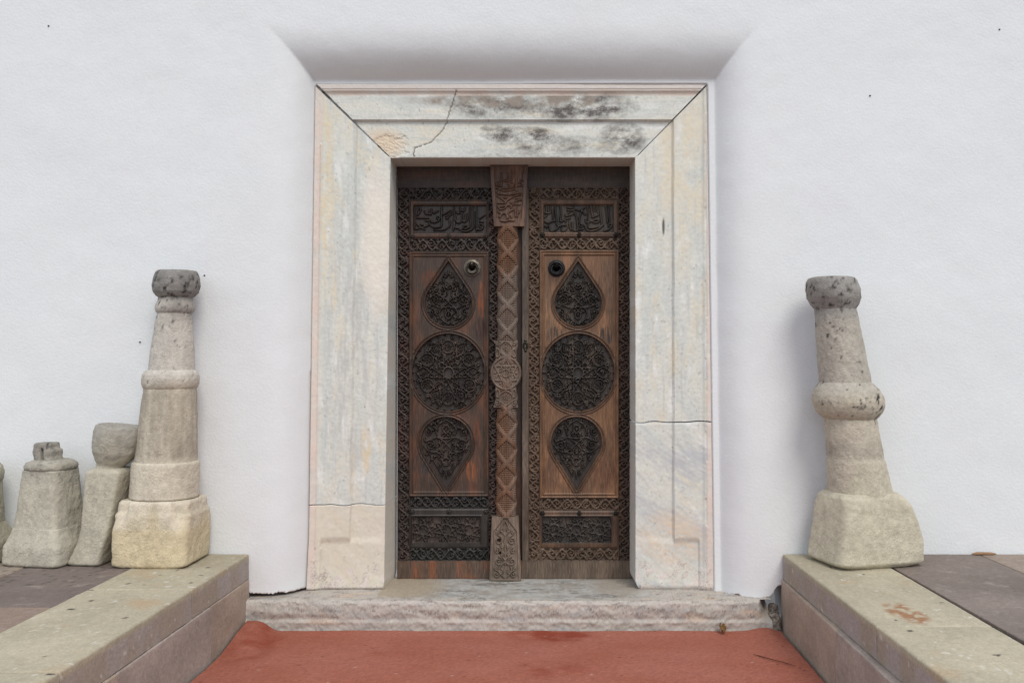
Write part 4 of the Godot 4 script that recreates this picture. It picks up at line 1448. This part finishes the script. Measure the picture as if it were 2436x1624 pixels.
func carpet() -> void:
	var nx := 250
	var ny := 260
	var p := PackedVector3Array()
	var c := PackedColorArray()
	p.resize(nx * ny)
	c.resize(nx * ny)
	for j in ny:
		var t := j / (ny - 1.0)
		var z := lerpf(3.2, 0.222, 1.0 - pow(1.0 - t, 1.6))
		for i in nx:
			var x := lerpf(-1.246 - 0.05 * (z - 0.15), 1.236 - 0.03 * (z - 0.15), i / (nx - 1.0))
			var y := 0.002 + 0.0035 * fb.get_noise_2d(x * 2.6, z * 3.4) + 0.0012 * fb.get_noise_2d(x * 14, z * 14)
			# the felt rides up in the back corners
			y += 0.047 * smoothstep(-1.10, -1.20, x) * smoothstep(0.62, 0.23, z)
			y += 0.014 * smoothstep(1.05, 1.15, x) * smoothstep(0.5, 0.23, z) - 0.016 * smoothstep(1.17, 1.23, x) * smoothstep(0.5, 0.23, z)
			y += 0.006 * smoothstep(0.30, 0.22, z)
			p[j * nx + i] = Vector3(x, y, z)
			var v := fb.get_noise_2d(x * 1.8, z * 2.4)
			var f := fb.get_noise_2d(x * 42, z * 70)
			var col := tone(Color(0.395, 0.155, 0.115), Color(0.37, 0.135, 0.095), 0.5 + 1.2 * v) * (1.0 + 0.20 * f + 0.12 * nz.get_noise_2d(x * 190, z * 120))
			# damp or worn darker patches
			var patch := 1.4 * spot(x, z, 0.17, 0.28, 0.24, 0.10) + 0.8 * spot(x, z, -1.16, 0.4, 0.14, 0.3) + 0.6 * spot(x, z, 0.13, 0.72, 0.2, 0.12) + 0.5 * spot(x, z, -0.55, 0.52, 0.1, 0.04)
			col = tone(col, Color(0.27, 0.070, 0.045), patch * (0.6 + 1.2 * fb.get_noise_2d(x * 7, z * 9)))
			if nz.get_noise_2d(x * 45, z * 45) > 0.90 : col = tone(col, Color(0.10, 0.04, 0.03), 0.8)
			if nz.get_noise_2d(x * 60 + 9, z * 60) > 0.92: col = tone(col, Color(0.55, 0.42, 0.36), 0.7)
			col.a = 1.0
			c[j * nx + i] = col
	var o := hang("red_carpet", grid(nx, ny, p, c, PackedByteArray(), Vector3(0, -0.012, 0)), mat.felt, self)
	describe(o, "faded brick-red felt carpet laid between the two stone platforms", "carpet")


# ---------------------------------------------------------------- carved stones

func weather(cream: Color, grey_from: float, grey_to: float, grey: Color, sd: float, black: float) -> Callable:
	# old limestone that is clean and yellow low down and grown over with grey crust higher up, with a ragged edge
	return func(h: float, a: float, p: Vector3) -> Color:
		var v := fb.get_noise_3d(p.x * 6 + sd, p.y * 3, p.z * 6)
		var f := fb.get_noise_3d(p.x * 48 + sd, p.y * 30, p.z * 48)
		var t := (h - grey_from) / (grey_to - grey_from) + 0.55 * v + 0.35 * f
		var col := tone(cream, grey, t) * (1.0 + 0.20 * f + 0.22 * v + 0.14 * fb.get_noise_3d(p.x * 20 + sd, p.y * 14, p.z * 20))
		var crust := fb.get_noise_3d(p.x * 26, p.y * 26 + sd, p.z * 26) + 0.5 * f
		if h > grey_from: col = tone(col, Color(0.05, 0.047, 0.044), black * (crust - 0.16) * 3.0)
		col.a = 1.0
		return col


func stone_parts(o: Node3D, at: Vector3, yaw: float, parts: Array, rough: float, colour: Callable, dent = null) -> void:
	for q in parts:
		turned(q[0], o, q[1], at, yaw, 112, 0.009, rough, colour, mat.stone, dent)


func leaning(rings: Array, from: float, sx: float, sz: float) -> Array:
	# shifts each ring above FROM along the lean
	var out := []
	for r in rings:
		var up := maxf(0.0, r[0] - from)
		out.append([r[0], r[1], r[2], r[3], sx * up + (r[4] if r.size() > 4 else 0.0), sz * up + (r[5] if r.size() > 5 else 0.0)])
	return out


func pillars() -> void:
	var group := "old carved stones leaning along the white wall"
	var y := 0.352
	# tall pillar on the left
	var at := Vector3(-1.612, y, 0.315)
	var o := thing("stone_pillar", "tallest pillar on the left platform, with a square yellow base and dark grey bulb top", "pillar", at, group)
	var l := func(r: Array) -> Array: return leaning(r, 0.1, 0.046, -0.030)
	var chips := func(a: float, h: float, lx: float, lz: float) -> float:
		var corner := absf(absf(sin(a)) - absf(cos(a)))
		if h > 0.2925: return 0.0
		var d := 0.0
		if corner < 0.3: d -= (0.3 - corner) * 0.13 * smoothstep(0.16, 0.25, h + 0.05 * nz.get_noise_2d(a * 2, 5))
		return d - 0.012 * maxf(0.0, fb.get_noise_3d(lx * 14, h * 14, lz * 14) - 0.15)
	var yellow := Color(0.68, 0.58, 0.395)
	var cw := func(h: float, a: float, p: Vector3) -> Color:
		var v := fb.get_noise_3d(p.x * 7, p.y * 2.2, p.z * 7)
		var f := fb.get_noise_3d(p.x * 55, p.y * 26, p.z * 55)
		var streak := fb.get_noise_3d(p.x * 30, p.y * 2.4, p.z * 30)
		var col := tone(yellow, Color(0.64, 0.58, 0.475), (h - 0.16) * 7 + 0.6 * v)
		col = tone(col, Color(0.42, 0.375, 0.30), smoothstep(0.44, 0.50, h) * smoothstep(0.86, 0.74, h) * (0.8 + 0.75 * streak))
		col = tone(col, Color(0.57, 0.54, 0.49), smoothstep(0.78, 0.86, h) * 0.85)
		col = tone(col, Color(0.30, 0.28, 0.255), smoothstep(1.05, 1.13, h) * (0.5 + 1.2 * v))
		col = tone(col, Color(0.275, 0.265, 0.248), smoothstep(1.175, 1.215, h + 0.03 * v))
		var crust := fb.get_noise_3d(p.x * 24, p.y * 24, p.z * 24) + 0.6 * f
		if h > 1.04: col = tone(col, Color(0.035, 0.033, 0.03), (crust - 0.26 + 0.12 * smoothstep(1.1, 1.22, h)) * 2.0)
		elif h > 0.8: col = tone(col, Color(0.12, 0.11, 0.10), (crust - 0.42) * 2.4)
		if h < 0.285 and h > 0.17: col = tone(col, Color(0.68, 0.61, 0.49), 0.5 + v)
		col = col * (1.0 + 0.20 * f + 0.16 * v + 0.12 * fb.get_noise_3d(p.x * 18, p.y * 14, p.z * 18))
		col.a = 1.0
		return col
	stone_parts(o, at, -0.05, [
		["base", l.call([[0.0, 0.0, 0.0, 9.0], [0.0, 0.150, 0.140, 9.0], [0.012, 0.171, 0.147, 13.0], [0.225, 0.173, 0.149, 13.0], [0.242, 0.164, 0.145, 9.0], [0.281, 0.160, 0.142, 8.0], [0.290, 0.154, 0.137, 6.0], [0.292, 0.10, 0.10, 3.0]])],
		["drum", l.call([[0.293, 0.120, 0.110, 2.0], [0.293, 0.153, 0.136, 2.0], [0.31, 0.153, 0.136, 2.0], [0.44, 0.149, 0.136, 2.0], [0.452, 0.146, 0.134, 2.0], [0.458, 0.135, 0.125, 2.0]])],
		["shaft", l.call([[0.455, 0.137, 0.127, 2.0], [0.62, 0.128, 0.12, 2.0], [0.785, 0.115, 0.109, 2.0]])],
		["ring_moulding", l.call([[0.785, 0.115, 0.109, 2.0], [0.79, 0.119, 0.113, 2.0], [0.805, 0.125, 0.119, 2.0], [0.83, 0.127, 0.121, 2.0], [0.85, 0.123, 0.116, 2.0], [0.865, 0.112, 0.105, 2.0], [0.87, 0.102, 0.096, 2.0]])],
		["upper_shaft", l.call([[0.868, 0.102, 0.096, 2.0], [1.0, 0.092, 0.088, 2.0], [1.10, 0.080, 0.078, 2.0], [1.128, 0.074, 0.072, 2.0]])],
		["collar", l.call([[1.128, 0.074, 0.072, 2.0], [1.136, 0.082, 0.08, 2.0], [1.150, 0.087, 0.084, 2.0], [1.168, 0.085, 0.082, 2.0], [1.185, 0.077, 0.075, 2.0], [1.20, 0.074, 0.072, 2.0]])],
		["bulb", l.call([[1.20, 0.074, 0.072, 2.0], [1.208, 0.084, 0.082, 2.1], [1.226, 0.097, 0.095, 2.2], [1.255, 0.103, 0.10, 2.2], [1.29, 0.099, 0.096, 2.2], [1.314, 0.092, 0.089, 2.2], [1.323, 0.085, 0.082, 2.2], [1.325, 0.0, 0.0, 2.0]])],
	], 0.0036, cw, chips)

	# leaning pillar on the right
	at = Vector3(1.585, y, 0.325)
	o = thing("stone_pillar", "single pillar on the right platform, leaning left on a rough trapezoid base", "pillar", at, group)
	var l2 := func(r: Array) -> Array: return leaning(r, 0.15, -0.134, -0.030)
	var cream := Color(0.60, 0.555, 0.435)
	var cr := func(h: float, a: float, p: Vector3) -> Color:
		var v := fb.get_noise_3d(p.x * 6 + 20, p.y * 4, p.z * 6)
		var f := fb.get_noise_3d(p.x * 50, p.y * 34, p.z * 50)
		var col := tone(cream, Color(0.535, 0.485, 0.40), smoothstep(0.3, 0.36, h) * (0.7 + v))
		col = tone(col, Color(0.43, 0.39, 0.325), smoothstep(0.46, 0.50, h) * smoothstep(0.58, 0.52, h) * 0.8)
		col = tone(col, Color(0.48, 0.445, 0.385), smoothstep(0.72, 0.8, h))
		col = tone(col, Color(0.33, 0.315, 0.295), smoothstep(1.05, 1.16, h))
		var crust := fb.get_noise_3d(p.x * 22, p.y * 22, p.z * 22 + 4) + 0.55 * f
		var where := smoothstep(0.98, 1.2, h) * 0.16 + 0.36 * spot(a, h, 0.5, 0.70, 1.3, 0.08)
		if h > 0.62: col = tone(col, Color(0.05, 0.047, 0.043), (crust - 0.36 + where) * 2.8)
		col = col * (1.0 + 0.20 * f + 0.17 * v + 0.12 * fb.get_noise_3d(p.x * 17, p.y * 15, p.z * 17))
		col.a = 1.0
		return col
	stone_parts(o, at, 0.24, [
		["base", l2.call([[0.0, 0.0, 0.0, 5.0], [0.0, 0.195, 0.125, 5.0], [0.02, 0.222, 0.147, 8.0], [0.10, 0.212, 0.147, 9.0, 0.004, 0.0], [0.20, 0.191, 0.145, 8.0, 0.006, 0.0], [0.265, 0.175, 0.142, 7.0, 0.006, 0.0], [0.302, 0.156, 0.135, 6.0], [0.322, 0.136, 0.125, 4.0], [0.324, 0.10, 0.10, 2.0]])],
		["lower_shaft", l2.call([[0.285, 0.140, 0.133, 2.1], [0.33, 0.138, 0.132, 2.1], [0.46, 0.128, 0.122, 2.0], [0.468, 0.124, 0.118, 2.0], [0.64, 0.116, 0.112, 2.0], [0.652, 0.113, 0.11, 2.0]])],
		["ball_moulding", l2.call([[0.650, 0.113, 0.11, 2.0], [0.662, 0.127, 0.124, 2.0], [0.685, 0.146, 0.142, 2.0], [0.710, 0.155, 0.151, 2.0], [0.732, 0.158, 0.154, 2.0], [0.758, 0.153, 0.149, 2.0], [0.785, 0.139, 0.135, 2.0], [0.806, 0.121, 0.118, 2.0], [0.815, 0.113, 0.11, 2.0]])],
		["shaft", l2.call([[0.813, 0.113, 0.11, 2.0], [0.95, 0.106, 0.104, 2.0], [1.08, 0.097, 0.095, 2.0], [1.145, 0.090, 0.089, 2.0]])],
		["head", l2.call([[1.145, 0.090, 0.089, 2.0], [1.165, 0.099, 0.097, 2.3], [1.195, 0.110, 0.107, 2.5], [1.235, 0.111, 0.108, 2.6], [1.27, 0.103, 0.10, 2.7], [1.285, 0.094, 0.092, 2.7], [1.290, 0.08, 0.08, 2.5], [1.291, 0.0, 0.0, 2.0]])],
	], 0.006, cr)

	# leaning fragment with a cup-shaped head
	at = Vector3(-1.92, y, 0.335)
	o = thing("stone_fragment", "slanting stone fragment with a grey cup-shaped head, against the tallest left pillar", "stone fragment", at, group)
	var cf := weather(Color(0.54, 0.505, 0.41), 0.44, 0.64, Color(0.36, 0.345, 0.315), 12, 0.22)
	stone_parts(o, at, -0.12, [
		["body", [[0.0, 0.0, 0.0, 7.0, 0.0, 0.0], [0.0, 0.072, 0.072, 7.0, 0.0, 0.0], [0.010, 0.078, 0.080, 8.0, 0.0, 0.0], [0.055, 0.070, 0.078, 9.0, 0.016, -0.004], [0.11, 0.068, 0.078, 9.0, 0.036, -0.008], [0.165, 0.070, 0.078, 9.0, 0.050, -0.012], [0.39, 0.083, 0.082, 9.0, 0.076, -0.026], [0.412, 0.082, 0.081, 8.0, 0.077, -0.027], [0.425, 0.074, 0.07, 5.0, 0.076, -0.028], [0.43, 0.05, 0.05, 2.0, 0.076, -0.028]]],
		["head", leaning([[0.42, 0.062, 0.06, 2.0, 0.072, -0.028], [0.44, 0.062, 0.06, 2.0, 0.074, -0.028], [0.462, 0.078, 0.076, 2.0, 0.080, -0.029], [0.50, 0.098, 0.095, 2.0, 0.086, -0.030], [0.545, 0.108, 0.104, 2.0, 0.091, -0.031], [0.59, 0.109, 0.105, 2.0, 0.094, -0.032], [0.615, 0.103, 0.099, 2.0, 0.095, -0.033], [0.622, 0.093, 0.09, 2.0, 0.096, -0.033], [0.606, 0.0, 0.0, 2.0, 0.096, -0.033]], 9.0, 0.0, 0.0)],
	], 0.005, cf)
	var cup: Node3D = o.get_node("head")
	var neck := at + Vector3(0.075, 0.42, -0.02)
	var tilt := Basis(Vector3(0, 0, 1), -0.11)
	cup.transform = Transform3D(tilt, neck - tilt * neck - at)

	# short post with a broken stub
	at = Vector3(-2.13, y, 0.31)
	o = thing("stone_post", "short chamfered stone post with a broken notched stub on top", "stone post", at, group)
	var cp := weather(Color(0.52, 0.49, 0.405), 0.36, 0.60, Color(0.27, 0.255, 0.23), 33, 0.3)
	stone_parts(o, at, -0.22, [
		["base", leaning([[0.0, 0.0, 0.0, 7.0], [0.0, 0.140, 0.122, 9.0], [0.01, 0.148, 0.130, 11.0], [0.085, 0.146, 0.128, 11.0], [0.115, 0.134, 0.120, 9.0], [0.145, 0.122, 0.112, 8.0], [0.165, 0.118, 0.110, 7.0], [0.166, 0.08, 0.08, 3.0]], 0.0, 0.02, -0.02)],
		["shaft", leaning([[0.16, 0.1185, 0.1105, 6.5], [0.20, 0.115, 0.107, 6.0], [0.418, 0.094, 0.09, 5.0], [0.42, 0.09, 0.088, 5.0]], 0.0, 0.02, -0.02)],
		["collar", leaning([[0.418, 0.090, 0.088, 3.0], [0.422, 0.099, 0.096, 3.0], [0.435, 0.101, 0.098, 3.0], [0.45, 0.096, 0.092, 3.0], [0.462, 0.070, 0.068, 2.4], [0.464, 0.02, 0.02, 2.0]], 0.0, 0.02, -0.02)],
		["stub", leaning([[0.452, 0.046, 0.04, 5.0, -0.018, 0.0], [0.49, 0.051, 0.042, 7.0, -0.020, 0.0], [0.532, 0.050, 0.042, 7.0, -0.020, 0.0], [0.538, 0.044, 0.038, 5.0, -0.020, 0.0], [0.538, 0.0, 0.0, 3.0, -0.020, 0.0]], 0.0, 0.02, -0.02)],
	], 0.006, cp, func(a: float, h: float, lx: float, lz: float) -> float:
		if h < 0.455: return 0.0
		var d := 0.0
		if absf(lx - 0.004) < 0.007 and lz > 0 and h < 0.515: d -= 0.022
		if lx > 0.028 and h > 0.515: d -= 0.016
		if lx > 0.02 and h < 0.47: d += 0.006
		return d)

	# stone cut by the left edge of the picture
	at = Vector3(-2.455, y, 0.30)
	o = thing("stone_post", "short stone post with a smooth domed cap, cut off by the left edge", "stone post", at, group)
	var cq := weather(Color(0.53, 0.50, 0.395), 0.40, 0.7, Color(0.30, 0.28, 0.23), 55, 0.3)
	stone_parts(o, at, -0.08, [
		["base", [[0.0, 0.0, 0.0, 7.0, 0.0, 0.0], [0.0, 0.120, 0.12, 7.0, 0.0, 0.0], [0.012, 0.130, 0.126, 8.0, 0.0, 0.0], [0.09, 0.128, 0.124, 8.0, 0.0, 0.0], [0.14, 0.108, 0.105, 5.0, 0.0, 0.0], [0.175, 0.096, 0.094, 3.0, 0.0, 0.0]]],
		["shaft", [[0.173, 0.096, 0.094, 3.0, 0.0, 0.0], [0.36, 0.090, 0.088, 2.6, 0.0, 0.0]]],
		["cap", [[0.36, 0.090, 0.088, 2.4, 0.0, 0.0], [0.37, 0.099, 0.097, 2.2, 0.0, 0.0], [0.40, 0.104, 0.10, 2.2, 0.0, 0.0], [0.43, 0.098, 0.095, 2.2, 0.0, 0.0], [0.448, 0.080, 0.078, 2.1, 0.0, 0.0], [0.456, 0.05, 0.05, 2.0, 0.0, 0.0], [0.458, 0.0, 0.0, 2.0, 0.0, 0.0]]],
	], 0.005, cq)


# ---------------------------------------------------------------- small things lying about

func tube(pts: Array, r0: float, r1: float, col: Color) -> ArrayMesh:
	var nx := 8
	var p := PackedVector3Array()
	var c := PackedColorArray()
	for j in pts.size():
		var a: Vector3 = pts[maxi(j - 1, 0)]
		var b: Vector3 = pts[mini(j + 1, pts.size() - 1)]
		var dir := (b - a).normalized()
		var sx := dir.cross(Vector3.UP).normalized()
		var sy := sx.cross(dir)
		var r := lerpf(r0, r1, j / (pts.size() - 1.0))
		if j == 0 or j == pts.size() - 1: r *= 0.3
		for i in nx:
			var t := -TAU * (i % (nx - 1)) / (nx - 1)
			p.append(pts[j] + (sx * cos(t) + sy * sin(t)) * r)
			c.append(col * (0.8 + 0.4 * absf(nz.get_noise_2d(j * 0.7, i))))
	return grid(nx, pts.size(), p, c, PackedByteArray(), Vector3.ZERO, true)


func litter() -> void:
	# curled dead leaf by the threshold
	var p := PackedVector3Array()
	var c := PackedColorArray()
	for j in 10:
		for i in 10:
			var u := i / 4.5 - 1.0
			var v := j / 4.5 - 1.0
			var wide := sqrt(maxf(0.02, 1.0 - v * v)) * 0.016
			p.append(Vector3(0.955 + u * wide, 0.010 + 0.016 * u * u + 0.022 * (v + 1.0) * 0.5 + 0.006 * nz.get_noise_2d(u * 2, v * 2), 0.255 - v * 0.022))
			c.append(tone(Color(0.30, 0.17, 0.07), Color(0.16, 0.09, 0.045), 0.5 + nz.get_noise_2d(u * 3, v * 3)))
	var o := hang("dead_leaf", grid(10, 10, p, c, PackedByteArray(), Vector3(0, -0.001, 0)), mat.stone, self)
	describe(o, "small curled brown dead leaf at the foot of the threshold", "leaf")
	var pts := []
	for k in 9:
		var t := k / 8.0
		pts.append(Vector3(lerpf(1.02, 1.155, t) , 0.006 + 0.004 * sin(t * 3), lerpf(0.545, 0.70, t) + 0.012 * sin(t * 4)))
	o = hang("twig", tube(pts, 0.0022, 0.0014, Color(0.09, 0.04, 0.03)), mat.stone, self)
	describe(o, "thin dark twig lying on the red carpet near its right side", "twig")
	pts = []
	for k in 6:
		var t := k / 5.0
		pts.append(Vector3(lerpf(2.1434, 2.2609, t), 0.356 + 0.001 * sin(t * 5), lerpf(0.180, 0.172, t)))
	o = hang("wooden_stick", tube(pts, 0.008, 0.007, Color(0.36, 0.22, 0.13)), mat.stone, self)
	describe(o, "short brown stick lying along the foot of the wall, right of the leaning pillar", "stick")
